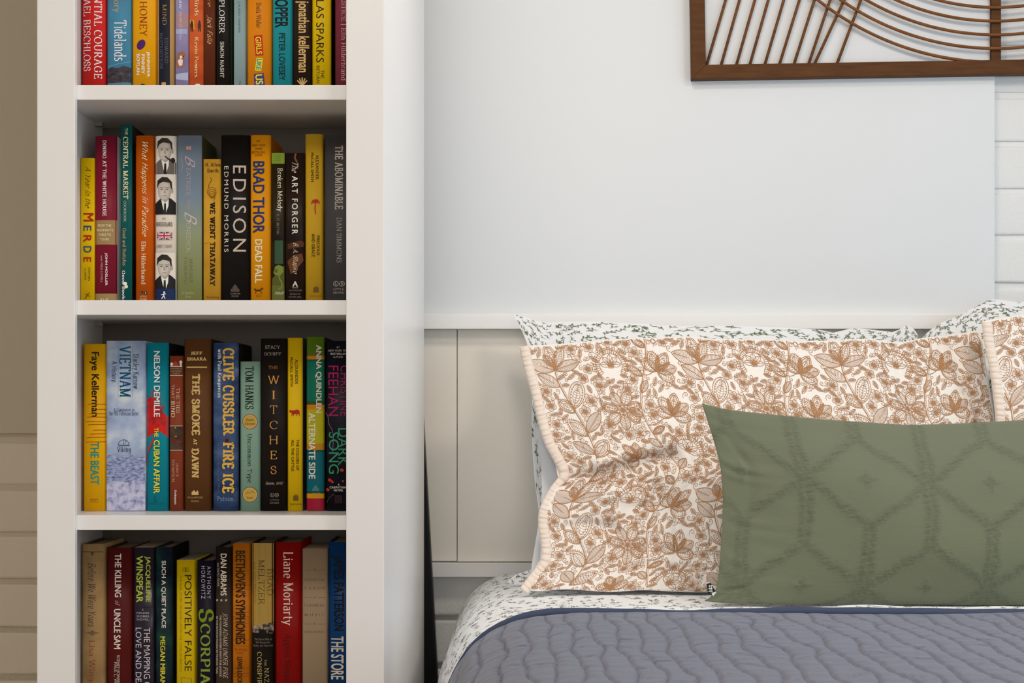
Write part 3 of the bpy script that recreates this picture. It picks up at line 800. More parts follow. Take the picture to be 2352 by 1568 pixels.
def ams(row, x, top, off, c, s1, s2, ya, mark, side):
    b = Spine(row, 'hardcover_book', mark[1], x[0], x[1], top, c, side=side)
    dx = x[0]
    b.t('ALEXANDER', dx + 24.5 + off, dx + 31.5 + off, ya, ya + 57, '4a3408', 'sansb'); b.t('McCALL SMITH', dx + 13.5 + off, dx + 20 + off, ya - 5, ya + 62, '4a3408', 'sansb')
    for (s, y0, y1, a, e) in s1: b.t(s, a, e, y0, y1, '4a3408', 'sansb')
    arch(b, s2[0], s2[1], s2[1] + 13.5, '5c4410'); b.t('PANTHEON', s2[0] - 13.5, s2[0] + 13, s2[1] + 20, s2[1] + 24, '8a4c10' if row == 2 else '3c2c08', 'serif', 'h')
    return b
b = ams(2, (700.5, 741), 307.5, 0, 'b08c20', [('PRECIOUS', 541, 586, 727.5, 734), ('AND GRACE', 536.5, 590, 716, 723)], (726, 658), 355.5,
        (0, 'mustard yellow hardcover with a small red palm tree, second row'), 'a08018')
for k in range(9):
    a = -3.3 + k * .42
    b.line([(724.5, 464), (724.5 + 6 * math.cos(a), 464 + 6 * math.sin(a)), (724.5 + 10 * math.cos(a), 465 + 11 * math.sin(a) + 2)], 1.5, 'a01c18')
b.line([(724.5, 464), (723.5, 478), (724.5, 492)], 2.4, 'a01c18'); b.disc(724.5, 464, 2.6, 2.8, 'a01c18'); b.build()
b = Spine(2, 'hardcover_book', 'slate grey hardcover with pale serif title, rightmost of the second row', 744.5, 812, 310, '3b3a3b')
b.t('THE ABOMINABLE', 769, 788, 334, 481, 'a29c94', 'serifb'); b.t('DAN SIMMONS', 773, 785, 499.5, 602.5, '9a948c', 'serift')
lb(b, 778.5, 651.5, 6.2, '9a948c', 0); b.t('LITTLE,', 766, 791, 662, 667, '8a847c', 'sans', 'h'); b.t('BROWN', 766, 790, 669.5, 674.5, '8a847c', 'sans', 'h'); b.build()

# ---- third row (row 3)
b = Spine(3, 'hardcover_book', 'golden yellow hardcover with red scratch lines and teal title, leftmost of third row', 190.5, 242, 789.5, 'cc9406')
b.t('Faye Kellerman', 205, 227.5, 808, 957, '1e1608', 'sansb'); b.t('THE BEAST', 207.5, 227.5, 1015, 1113, '157a70', 'sansb')
for y, a in ((927.5, 201), (939.5, 222), (949.5, 204), (957, 199), (967.5, 196), (974.5, 202), (987, 214), (996, 207), (1004, 199), (1014.5, 196)):
    b.line([(a, y + .8), (a + 12, y), (242, y + (.6 if int(y) % 2 else -.4))], 1.2, '8a3a08')
b.line([(207, 1148), (213, 1146), (217, 1149), (222, 1145), (226, 1148)], 1.6, '7a4a08'); b.t('WILLIAM MORROW', 206, 227, 1151, 1153.5, '7a4a08', 'sans', 'h'); b.build()
b = Spine(3, 'paperback_book', 'thick pale blue paperback with clouds, a printed field and dark teal title', 244, 333, 782.5,
          mat_noise('print_clouds', [(0.3, G('6f7ea0')), (0.5, G('93a2bc')), (0.64, G('bcc4c6')), (0.8, G('c4cac8'))], 17, (1, 1, 1.2), rough=.25), hard=False, rough=.2)
field = mat_noise('print_blue_field', [(0.3, G('34426c')), (0.45, G('6a7698')), (0.6, G('8c92b0')), (0.8, G('a0a4ba'))], 150, (1, 1, 2.2), rough=.25)
field2 = mat_noise('print_pale_field', [(0.3, G('545c86')), (0.42, G('8488a8')), (0.55, G('a4a4ba')), (0.8, G('b0aec0'))], 110, rough=.25)
top = [(244, 1050)]
rr = random.Random(4)
for k in range(1, 22): top.append((244 + 89 * k / 22, 1048 + rr.uniform(-5, 4)))
b.poly(top + [(333, 1050), (333, 1112), (244, 1112)], field)
b.poly([(244, 1112), (262, 1104), (290, 1108), (310, 1102), (333, 1106), (333, 1176), (244, 1176)], field2)
b.rect(271.2, 794, 271.8, 912, '5a6880'); b.rect(303.2, 794, 303.8, 912, '5a6880')
b.t('VIETNAM', 274, 301, 793.5, 912, '0c4a66', 'serifb'); b.t('Stanley Karnow', 302.5, 319.5, 813, 893, '1c2430', 'serif'); b.t('A History', 253.5, 269, 829, 877, '1c2430', 'serif')
b.t('A Companion to', 261, 309, 937, 946, '2c3442', 'serif', 'h'); b.t('the PBS Television Series', 251, 318, 944, 954, '2c3442', 'serif', 'h')
b.ring(284.5, 1022, 13, 1.2, '3a4660', a0=180, a1=360); b.rect(271.5, 1021.5, 297.5, 1023.5, '3a4660'); b.line([(284, 1021), (284, 1009), (290, 1012), (287, 1019)], 1.2, '3a4660')
b.t('Viking', 269, 300, 1025, 1042, '20283a', 'serif', 'h'); b.build()
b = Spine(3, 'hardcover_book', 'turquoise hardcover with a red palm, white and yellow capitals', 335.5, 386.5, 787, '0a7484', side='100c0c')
red_m = mat_noise('print_red_fronds', [(0.35, G('7c2024')), (0.5, G('b01c18')), (0.8, G('c01a14'))], 90, rough=.4)
b.poly([(336, 918), (346, 910), (354, 918), (362, 926), (376, 948), (386, 958), (386, 1006), (378, 998), (366, 990), (352, 996), (336, 1006)], red_m)
rr = random.Random(2)
for k in range(46):
    a = rr.uniform(-3.0, .6); r0 = rr.uniform(16, 30)
    b.line([(352 + 12 * math.cos(a), 950 + 16 * math.sin(a)), (352 + r0 * math.cos(a), 950 + 1.9 * r0 * math.sin(a))], 1.2, 'a02824')
b.poly([(357, 1000), (352, 1015), (340, 1040), (336, 1078), (336, 1058), (340, 1030), (352, 1006)], 'a82420')
b.t('NELSON DEMILLE', 354, 368, 806, 957, 'd6d8d4', 'sansb'); b.t('THE', 355, 364.5, 982, 1003, 'd8b82c', 'sansb'); b.t('CUBAN AFFAIR', 353.5, 367.5, 1010, 1132.5, 'dcb824', 'sansb')
b.line([(357, 1138), (355, 1144), (358, 1148), (353, 1153), (363, 1150)], 1.6, '0a3c48'); b.t('SIMON & SCHUSTER', 340, 378, 1155, 1158, '0a3c48', 'sans', 'h'); b.build()
b = Spine(3, 'hardcover_book', 'narrow rust red hardcover with a small barn printed at the top, third row', 388.5, 419.5, 817, '743420', depth=.118)
b.rect(391, 842, 418, 861, '4a2c20')
b.disc(394, 836, 3.4, 4, 'd8ccc0'); b.poly([(398, 841), (398, 834), (403, 829), (408, 834), (408, 841)], 'a0301c'); b.disc(415, 831, 3.2, 3.4, 'd0c8bc'); b.rect(413, 834, 417, 841, 'c8bcae'); b.rect(390, 840.5, 418, 842, 'd8ccc0')
for y, s, a, c in ((845, 'MYSTERIES OF', 391, 418), (850.5, 'LANCASTER', 391.5, 417), (855.5, 'COUNTY', 394.5, 413.5)): b.t(s, a, c, y, y + 3.2, 'a8886c', 'serif', 'h')
b.rect(389.5, 861, 419, 862.6, 'b89880')
b.t('THE TIES', 405, 412.5, 891, 948, 'd4b8a0', 'serift'); b.t('THAT', 394, 400.5, 883, 916, 'd4b8a0', 'serift'); b.t('BIND', 393, 402, 921, 958, 'd4b8a0', 'serif')
b.rect(389, 977, 419, 1034.5, 'b0988c'); b.rect(389, 978.5, 419, 1033, mat_noise('print_night_scene', [(0.3, G('2a2018')), (0.6, G('4a3a28')), (0.8, G('5a2c22'))], 60, rough=.4))
b.line([(391, 1014), (404, 1012), (418, 1016)], 4, '6a1c22'); b.disc(404, 1002, 3, 1.4, 'b06030'); b.disc(403, 982, 1.4, 1.4, 'c8a050')
b.t('JANICE', 404, 410, 1063, 1095, 'b89480', 'serift'); b.t('THOMPSON', 395, 401, 1054, 1106, 'b89480', 'serift'); b.t('Guideposts', 400, 406, 1125, 1158, 'e0d4c8', 'serifb'); b.build()
b = Spine(3, 'hardcover_book', 'brown hardcover with tan slab capitals and a ruled line under the top name', 422, 484, 778,
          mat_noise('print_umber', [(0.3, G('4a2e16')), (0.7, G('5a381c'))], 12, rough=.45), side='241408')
b.t('JEFF', 438, 465, 807, 815, 'c0a46a', 'slab', 'h'); b.t('SHAARA', 429, 474, 820, 828, 'c0a46a', 'slab', 'h'); b.rect(428, 841.5, 475, 844.5, 'b89c62')
b.t('THE SMOKE', 440, 459.5, 858, 1000, 'b89c62', 'slab'); b.t('AT', 444.5, 453, 1007.5, 1021.5, 'b89c62', 'slab'); b.t('DAWN', 439.5, 457.5, 1029, 1097, 'b89c62', 'slab')
b.poly([(440, 1136), (440, 1130), (446, 1125), (449, 1129), (451, 1129), (454, 1125), (456, 1131), (456, 1136)], 'b09660')
b.t('BALLANTINE', 430.5, 466, 1140, 1144, 'a08858', 'serif', 'h'); b.t('BOOKS', 439, 457, 1148.5, 1152.5, 'a08858', 'serif', 'h'); b.build()
b = Spine(3, 'hardcover_book', 'stormy blue hardcover with heavy gold slab capitals', 488.5, 547, 787,
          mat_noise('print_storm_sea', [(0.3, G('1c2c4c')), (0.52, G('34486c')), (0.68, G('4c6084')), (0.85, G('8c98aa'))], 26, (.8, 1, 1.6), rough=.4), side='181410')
b.t('CLIVE CUSSLER', 511.5, 538, 799, 1000, 'c89c3c', 'slab'); b.t('with Paul Kemprecos', 498, 509, 801, 913, 'c4c4c0', 'serifb')
b.disc(521.5, 1011, 5, 5, '5a1c1c'); b.disc(521.5, 1011, 2.4, 2.4, '2a1418')
b.t('FIRE ICE', 510.5, 537.5, 1015, 1132.5, 'c89c3c', 'slab'); b.t('a novel from the files', 500, 504.5, 1018, 1130, '5c6a84', 'serift'); b.t('Putnam', 499, 536, 1139, 1150, '6c7c98', 'typ', 'h'); b.build()
b = Spine(3, 'hardcover_book', 'mint green hardcover with two round gold emblems', 551, 597, 830, '708e7e', depth=.12)
b.t('TOM HANKS', 562.5, 583, 841, 940, '141a16', 'serifb'); b.t('Uncommon Type', 566, 579, 996, 1109, '1a201c', 'typ')
for cy in (968, 1135.5):
    b.disc(574, cy, 17.5, 17.5, '6a4620'); b.disc(574, cy, 16, 16, 'b8a070'); b.disc(574, cy, 14.6, 14.6, 'a8893c')
b.t('Some', 564.5, 583, 960.5, 966.5, '3c2c10', 'typ', 'h'); b.t('Stories', 562, 586, 969.5, 975.5, '3c2c10', 'typ', 'h')
b.line([(565, 1134), (570, 1129), (574, 1133), (579, 1127), (584, 1132)], 1.3, '5c4818'); b.t('Knopf', 566.5, 581.5, 1140, 1146, '3c2c10', 'typ', 'h'); b.build()
b = Spine(3, 'hardcover_book', 'black hardcover with orange capitals stacked down the spine, third row', 598, 659, 777, '15100d')
b.t('STACY', 609, 643, 793, 801, 'a89c90', 'serift', 'h'); b.t('SCHIFF', 607, 645.5, 809, 816, 'a89c90', 'serift', 'h'); b.t('THE', 616.5, 638, 840, 847, 'b08040', 'serift', 'h')
for ch, y, hwid in (('W', 862.5, 13.5), ('I', 897, 4), ('T', 931, 8.5), ('C', 966, 9), ('H', 1000.5, 10), ('E', 1035, 8), ('S', 1069.5, 6.5)):
    b.t(ch, 628.5 - hwid, 628.5 + hwid, y, y + 19, 'c08a44', 'serift', 'h')
b.t('Salem, 1692', 610, 650, 1106, 1113.5, 'a89c90', 'ital', 'h'); lb(b, 630.5, 1136.5, 4.6, '8c8278', 0); b.t('LITTLE,', 620, 642, 1146, 1150, '7a7066', 'serif', 'h'); b.t('BROWN', 620.5, 640.5, 1152.5, 1156.5, '7a7066', 'serif', 'h'); b.build()
b = ams(3, (660, 694.5), 775.5, -7, 'c2a008', [('THE COLORS OF', 1009, 1080, 680, 687), ('ALL THE CATTLE', 1009.5, 1082, 669, 675.5)], (679.5, 1136), 825,
        (0, 'bright yellow hardcover with a small red cow, third row'), '3a3040')
b.poly([(664.5, 942), (668, 941), (671, 943), (683, 940), (688, 943), (688, 951), (684, 950), (672, 951), (669, 947), (665, 947)], '9c1c14')
for x, dx in ((671, -1), (674, 0), (683, -2), (687, 1)): b.line([(x, 949), (x + dx, 955)], 1.3, '7c1c14')
b.build()
b = Spine(3, 'hardcover_book', 'hardcover banded in lime, orange, green and blue with white capitals', 703.5, 744.5, 773.5, '4c6c14', side='2c1c10')  # shade beside the next book put into the side colour
for y0, y1, c in ((809, 817, '4c5414'), (817, 825, 'a86a10'), (825, 830, '0c4c30'), (830, 920, '0a5a48'), (920, 929, '204428'), (929, 940, 'a86a10'), (940, 1018, '949010'), (1018, 1033, 'a06c14'), (1033, 1038, '0c3c38'), (1038, 1128, '04505c'), (1128, 1133, '0c3c28'), (1133, 1144, 'b07c0c'), (1144, 1176, '86142c')):
    b.rect(703.5, y0, 744.5, y1, c)
b.t('ANNA QUINDLEN', 724, 738.5, 792, 948, 'b8b4a4', 'sansb'); b.t('ALTERNATE SIDE', 709, 724.5, 948, 1099.5, 'c0baaa', 'sansb')
house(b, 725, 1113, 1127, '3c6a70'); b.t('RANDOM', 716, 735, 1131, 1134, '9a8a60', 'serif', 'h'); b.t('HOUSE', 718, 733, 1136, 1139, '9a7a30', 'serif', 'h'); b.build()
b = Spine(3, 'hardcover_book', 'black hardcover with magenta and green thin capitals, rightmost of third row', 747.5, 812, 783,
          mat_noise('print_night_woods', [(0.35, G('0c0b0c')), (0.6, G('131422')), (0.8, G('1c1c18'))], 24, rough=.4))
for y, s, a, c, st in ((795, '#1', 773, 779, 'sans'), (802.5, 'NEW YORK TIMES', 753, 803, 'obl'), (810, 'BESTSELLING', 759, 800, 'sansb'), (817.5, 'AUTHOR', 765, 788, 'sans')): b.t(s, a, c, y, y + 4.5, 'a8a098', st, 'h')
b.t('CHRISTINE', 782, 800, 839, 955, '7c1a48', 'sans'); b.t('FEEHAN', 754, 777.5, 839.5, 955, '8c1a4c', 'sans')
b.line([(747, 945), (753, 956), (756, 975), (762, 985), (766, 1000), (764, 1040)], 1.3, '6a5e74')
b.t('DARK', 777, 800, 983, 1069, '2f7a5c', 'sans'); b.t('SONG', 755, 778.5, 992, 1087.5, '2f8060', 'sans')
for x, y, r in ((758, 1103, 5), (764, 1107, 4), (753, 1125, 5), (786, 1080, 5), (788, 1105, 3)): b.poly([(x - r, y - r * .6), (x, y - r), (x + r * .9, y), (x + r * .3, y + r * .6), (x - r * .8, y + r * .4)], '9c2c1c')
for y, s, a, c in ((1110, 'A', 776, 780), (1116.5, 'CARPATHIAN', 757, 800), (1123, 'NOVEL', 767, 789)): b.t(s, a, c, y, y + 5, 'b0a89c', 'sansb', 'h')
b.rect(770, 1137, 785, 1155, '3c1420'); b.rect(771.5, 1138.5, 783.5, 1153.5, '1a1012'); b.line([(750, 1155), (756, 1142), (768, 1134)], 1.2, '4a4420'); b.build()

# ---- bottom row in view (row 4)
b = Spine(4, 'hardcover_book', 'kraft tan hardcover with dark italic title, leftmost of the bottom row', 187, 239, 1249,
          mat_noise('print_kraft', [(0.3, G('7c6040')), (0.55, G('94784e')), (0.8, G('8c6a4c'))], 22, rough=.6), dy=-.004)
b.rect(187, 1266, 236, 1268, '4c3a26'); b.poly([(208, 1268), (216, 1268), (212, 1277)], '4c3a26')
b.t('Before We Were Yours', 201.5, 220.5, 1293, 1439, '3a3238', 'ital')
b.poly([(196, 1453), (212, 1449), (230, 1453), (212, 1457)], '6a5840'); b.disc(212, 1453, 5, 6, '64523a'); b.t('Lisa Wingate', 200, 218.5, 1470, 1594, '7c3222', 'serift'); b.build()
b = Spine(4, 'hardcover_book', 'maroon hardcover with white condensed capitals, bottom row', 244, 302.5, 1257, '4a1210', rough=.42)
b.t('THE KILLING', 263.5, 278.5, 1271, 1371, 'c8bcb4', 'sansb'); b.t('of', 264, 275.5, 1379, 1391, 'b0a098', 'ital'); b.t('UNCLE SAM', 261.5, 277, 1398, 1490, 'c8bcb4', 'sansb')
b.t('RODNEY HOWARD-BROWNE', 268.5, 275.5, 1504, 1608, '9c8c84', 'sansb'); b.t('PAUL L. WILLIAMS', 262, 268.5, 1520, 1604, '9c8c84', 'sansb'); b.build()
b = Spine(4, 'paperback_book', 'dark purple paperback with lime and white capitals, bottom row', 306.5, 353.5, 1257, '1a1320', hard=False, rough=.25)
b.t('JACQUELINE', 332, 345.5, 1277, 1382, 'a4b044', 'sansb'); b.t('WINSPEAR', 313, 328.5, 1276, 1383, 'a4b044', 'sansb')
for y, s, a, c in ((1397.5, 'A', 326, 330), (1405, 'MAISIE', 314, 343), (1412.5, 'DOBBS', 314.5, 342.5), (1420, 'NOVEL', 314.5, 342)): b.t(s, a, c, y, y + 4.5, 'a89ca8', 'sans', 'h')
b.rect(308, 1393, 352, 1393.6, '2c2434'); b.rect(308, 1430, 352, 1430.6, '2c2434')
b.t('THE MAPPING OF', 330.5, 345, 1441, 1588, 'b0a8b0', 'sans'); b.t('LOVE AND DEATH', 311.5, 325, 1441, 1604, 'b0a8b0', 'sans'); b.build()
b = Spine(4, 'hardcover_book', 'midnight blue hardcover with green foliage and pale capitals', 356, 395.5, 1256,
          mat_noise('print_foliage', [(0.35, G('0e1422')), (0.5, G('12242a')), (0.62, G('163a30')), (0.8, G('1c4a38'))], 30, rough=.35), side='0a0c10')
b.t('SUCH A QUIET PLACE', 369.5, 381, 1287, 1442, 'c0bcb0', 'sansb'); b.t('MEGAN MIRANDA', 368, 379.5, 1461, 1598, 'b8ac30', 'sansb'); b.build()
b = Spine(4, 'paperback_book', 'acid yellow paperback with thin black capitals, bottom row', 405.5, 446.5, 1286, 'b89c04', hard=False)
b.t('HHH', 419, 435, 1303, 1313, '3c3404', 'sans', 'd'); b.t('POSITIVELY FALSE', 424, 440, 1320, 1541, '2a2404', 'sans'); b.t('THE REAL STORY OF HOW I WON THE TOUR DE FRANCE', 412, 418, 1321, 1542, '6a5c08', 'sansl')
b.line([(417, 1570), (416, 1556), (427, 1556)], 1.2, '6a5c08'); b.line([(431, 1558), (440, 1558), (440, 1572)], 1.2, '6a5c08'); b.build()
b = Spine(4, 'hardcover_book', 'navy hardcover with large olive green serif title, bottom row', 452, 492, 1287, '12101e')
b.t('ANTHONY', 475.5, 484, 1299.5, 1374.5, 'a09aa4', 'sansw'); b.t('HOROWITZ', 462, 471.5, 1299.5, 1374.5, 'a09aa4', 'sansw'); b.t('S', 455.5, 490.5, 1398, 1429, '6c8018', 'serifb'); b.t('CORPIA', 460, 483, 1432, 1572, '74862c', 'serifb'); b.build()
b = Spine(4, 'hardcover_book', 'dark grey brown hardcover with three pale stars below the top name', 494.5, 532, 1256,
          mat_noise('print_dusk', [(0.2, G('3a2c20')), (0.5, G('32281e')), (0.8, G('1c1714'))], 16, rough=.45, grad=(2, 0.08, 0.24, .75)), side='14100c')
b.t('DAN ABRAMS', 506.5, 520.5, 1271, 1367.5, 'c8bcae', 'sansb'); b.t('and DAVID FISHER', 498.5, 504, 1292, 1347, '8c8278', 'sansb')
for cx in (498, 508.5, 519.5):
    b.poly([(cx + (3.6 if k % 2 == 0 else 1.5) * math.sin(math.pi * k / 5), 1378 - (3.6 if k % 2 == 0 else 1.5) * math.cos(math.pi * k / 5)) for k in range(10)], 'b0a698')
b.t('JOHN ADAMS UNDER FIRE', 511, 523, 1407, 1557, 'b8ac9e', 'ital'); b.t('THE FOUNDING FATHER\'S FIGHT FOR JUSTICE', 503, 509, 1412, 1553, 'a89c90', 'sansb'); b.t('IN THE BOSTON MASSACRE MURDER TRIAL', 495.5, 500.5, 1415, 1548, 'a09488', 'sansb'); b.build()
b = Spine(4, 'paperback_book', 'narrow orange paperback with tall black condensed capitals, bottom row', 534.5, 573, 1248,
          mat_noise('print_tangerine', [(0.3, G('96520a')), (0.6, G('a8600c')), (0.8, G('b07410'))], 10, (1, 1, 2), rough=.4), hard=False)
for y in (1310, 1343, 1352, 1366, 1405, 1416, 1422, 1431, 1469, 1483, 1534, 1546, 1553): b.rect(534.5, y, 573, y + .9, '7c4408')
b.t("BEETHOVEN'S SYMPHONIES", 541, 564, 1264, 1479, '2a1804', 'sansb'); b.t('An Artistic', 538, 568, 1488, 1494, '5c3408', 'ital', 'h'); b.t('Vision', 544, 558, 1496.5, 1501, '5c3408', 'ital', 'h')
b.t('LEWIS LOCKWOOD', 545, 556.5, 1508, 1606, '2a1804', 'sansb'); b.build()
b = Spine(4, 'hardcover_book', 'hardcover with straw yellow upper half and black lower half, bottom row', 578, 628, 1246, '14100c', side='3c2408')
straw = mat_noise('print_straw', [(0.3, G('8c7238')), (0.55, G('967c3c')), (0.8, G('9c7028'))], 8, (30, 1, .4), rough=.45)
b.poly([(577, 1240), (629, 1240), (629, 1430), (577, 1440)], straw)
b.t('BRAD', 613.5, 627, 1306, 1367, '3a2c10', 'serift'); b.t('MELTZER', 593, 608, 1285, 1389, '3a2c10', 'serift'); b.t('and JOSH MENSCH', 581.5, 588, 1291, 1384, '5c4a1c', 'serift')
crowd = mat_noise('print_crowd', [(0.4, G('181412')), (0.5, G('544a40')), (0.62, G('968c80'))], 160, rough=.45)
b.poly([(577, 1439), (629, 1428), (629, 1455), (577, 1452)], crowd); b.poly([(593, 1456), (597, 1446), (604, 1443), (611, 1448), (614, 1457)], '14100e'); b.disc(601, 1440, 3.6, 4.4, '96705a')
for y, s, a, c in ((1465, 'The Secret Plot to', 584, 624), (1472.5, 'Kill Roosevelt,', 587.5, 620), (1480, 'Stalin, and Churchill', 581, 626)): b.t(s, a, c, y, y + 5, '7a7066', 'serif', 'h')
b.t('CONSPIRACY', 590.5, 601.5, 1496, 1608, '8c7c4c', 'serifb'); b.t('THE', 606.5, 612.5, 1514, 1529, '8c7c4c', 'serif'); b.t('NAZI', 607, 618, 1533, 1572, '8c7c4c', 'serif'); b.build()
b = Spine(4, 'hardcover_book', 'scarlet hardcover with white upper and dark lower serif lettering, bottom row', 631.5, 691.5, 1245, '760705', rough=.42)
b.t('Liane Moriarty', 645, 673.5, 1267, 1436, 'c8b4a8', 'serif'); b.t('Apples Never Fall', 649, 669, 1455, 1600, '2c0c0a', 'serift'); b.build()
b = Spine(4, 'paperback_book', 'cream paperback with small spaced grey capitals between scarlet and blue', 694.5, 751.5, 1260, '86735c', hard=False, depth=.112)
for y, s, a, c, st in ((1328, 'ESSENTIAL', 699.5, 746.5, 'serift'), (1347, 'C A N O N', 699, 746.5, 'serift'), (1386.5, 'CLASSICAL', 698.5, 745.5, 'serift'), (1408.5, 'M U S I C', 699, 745.5, 'serift'), (1448, 'DAVID DUBAL', 698, 744.5, 'serift')):
    b.t(s, a, c, y, y + (6 if y < 1440 else 4.6), '43392e', st, 'h')
for y, s in ((1306, 'the'), (1369, 'of'), (1430, 'by')):
    b.t(s, 719.5, 726.5, y - 1, y + 4.5, '5a4e40', 'ital', 'h'); b.rect(699, y + 2.4, 716, y + 3, '6a5e50'); b.rect(730, y + 2.4, 747, y + 3, '6a5e50')
b.build()
b = Spine(4, 'hardcover_book', 'royal blue hardcover with black then white condensed capitals, rightmost of bottom row', 754.5, 812, 1244, '06305e', rough=.35)
b.t('JAMES PATTERSON', 760, 790, 1275, 1448, '0a0e14', 'sansb'); b.t('THE STORE', 760, 789.5, 1461, 1560, 'b8ae9e', 'sansb'); b.build()
# ------------------------------------------------------------------ picture on the wall
wood = mat_wood('stained_wood', gain('55351b', .85), gain('684324', .85))
rod_m = mat_wood('bent_wood', gain('6a4424', 1.15), gain('7f5230', 1.15))
YA = YW - 0.012 - 0.030          # front face of the picture frame
s1 = YA / F                      # metres per pixel there
art = thing('wall_art', 'brown wooden wall art of bent and slanted rods in a flat frame', 'wall art', (XP(2290, YA), YA, ZP(180, YA)))
ao = Vector(art.location)
def ap(px, py, dy=0.0): return Vector((XP(px, YA), YA + dy, ZP(py, YA))) - ao
TL = -0.0165                     # the frame hangs a hair out of level
def rot(px, py):
    """point given in the frame's own level pixel grid (origin: bottom left corner)"""
    c, s = math.cos(TL), math.sin(TL)
    return (1589 + px * c - py * s * -1 * -1, 182 + px * s + py * c)
def beam(name, quad, y0, y1, m):
    vs = [ap(px, py, y0) for px, py in quad] + [ap(px, py, y1) for px, py in quad]
    fs = [(0, 1, 2, 3), (7, 6, 5, 4), (0, 4, 5, 1), (1, 5, 6, 2), (2, 6, 7, 3), (3, 7, 4, 0)]
    me = mesh_from(name, vs, fs, [m])
    bm = bmesh.new(); bm.from_mesh(me)
    bmesh.ops.recalc_face_normals(bm, faces=bm.faces)
    bmesh.ops.bevel(bm, geom=bm.edges[:], offset=0.001, segments=2, affect='EDGES')
    bm.to_mesh(me); bm.free()
    return link(name, me, art)
FWp, FHp, FT = 1402, 700, 33     # frame size and rail width in pixels
R = lambda a, c: rot(a, -c)
beam('frame_rail', [R(0, 0), R(FWp, 0), R(FWp - FT, FT), R(FT, FT)], 0, 0.026, wood)
beam('frame_rail', [R(0, FHp), R(FT, FHp - FT), R(FWp - FT, FHp - FT), R(FWp, FHp)], 0, 0.026, wood)
beam('frame_rail', [R(0, 0), R(FT, FT), R(FT, FHp - FT), R(0, FHp)], 0, 0.026, wood)
beam('frame_rail', [R(FWp, 0), R(FWp, FHp), R(FWp - FT, FHp - FT), R(FWp - FT, FT)], 0, 0.026, wood)
beam('centre_bar', [(2281, 142), (2304, 141), (2304, -520), (2281, -520)], 0.014, 0.026, wood)
for k in range(18):
    rad = 658 - 31.5 * k
    if rad < 70: break
    pts = []
    for q in range(121):
        a = math.pi + math.pi * q / 120
        x, y = 2290 + rad * math.cos(a), -517 - rad * math.sin(a) * (1 if k == 0 else 1.0)
        if x > 2290 + FWp / 2 - 42 or x < 1622: continue
        pts.append(ap(x, y, 0.008))
    tube('bent_rod', pts, 3.6 * s1, rod_m, art, flat=1.2)
zs = ((190, 320), (290, 415), (395, 520), (487, 612), (590, 718), (690, 825), (790, 928), (890, 1035), (930, 1130), (1085, 1245))
for zb, zt in zs:
    xb, xt = 1560 + zb / 2.97, 1560 + zt / 2.97
    yb = 149 - (xb - 1622) * 0.0165
    sl = (xt - xb) / yb
    yt = -480
    for mirror in (0, 1):
        a, c = (xb, yb), (min(xb + sl * (yb - yt), 2278), yt)
        if mirror: a, c = (4580 - a[0], yb - 11), (4580 - c[0], yt)
        tube('straight_rod', [ap(a[0], a[1], 0.015), ap(c[0], c[1], 0.015)], 3.4 * s1, rod_m, art, flat=1.1)

# ------------------------------------------------------------------ soft furnishings
def smooth_line(pts, n=200):
    p = np.array(pts, float)
    q = np.vstack([2 * p[0] - p[1], p, 2 * p[-1] - p[-2]])
    out = []
    for i in range(1, len(q) - 2):
        t = np.linspace(0, 1, 24, endpoint=False)[:, None]
        a, b, c, d = q[i - 1], q[i], q[i + 1], q[i + 2]
        out.append(0.5 * (2 * b + (c - a) * t + (2 * a - 5 * b + 4 * c - d) * t ** 2 + (3 * b - a - 3 * c + d) * t ** 3))
    out = np.vstack(out + [p[-1:]])
    L = np.r_[0, np.cumsum(np.hypot(*np.diff(out, axis=0).T))]
    L /= L[-1]
    return lambda t: np.stack([np.interp(t, L, out[:, 0]), np.interp(t, L, out[:, 1])], -1)

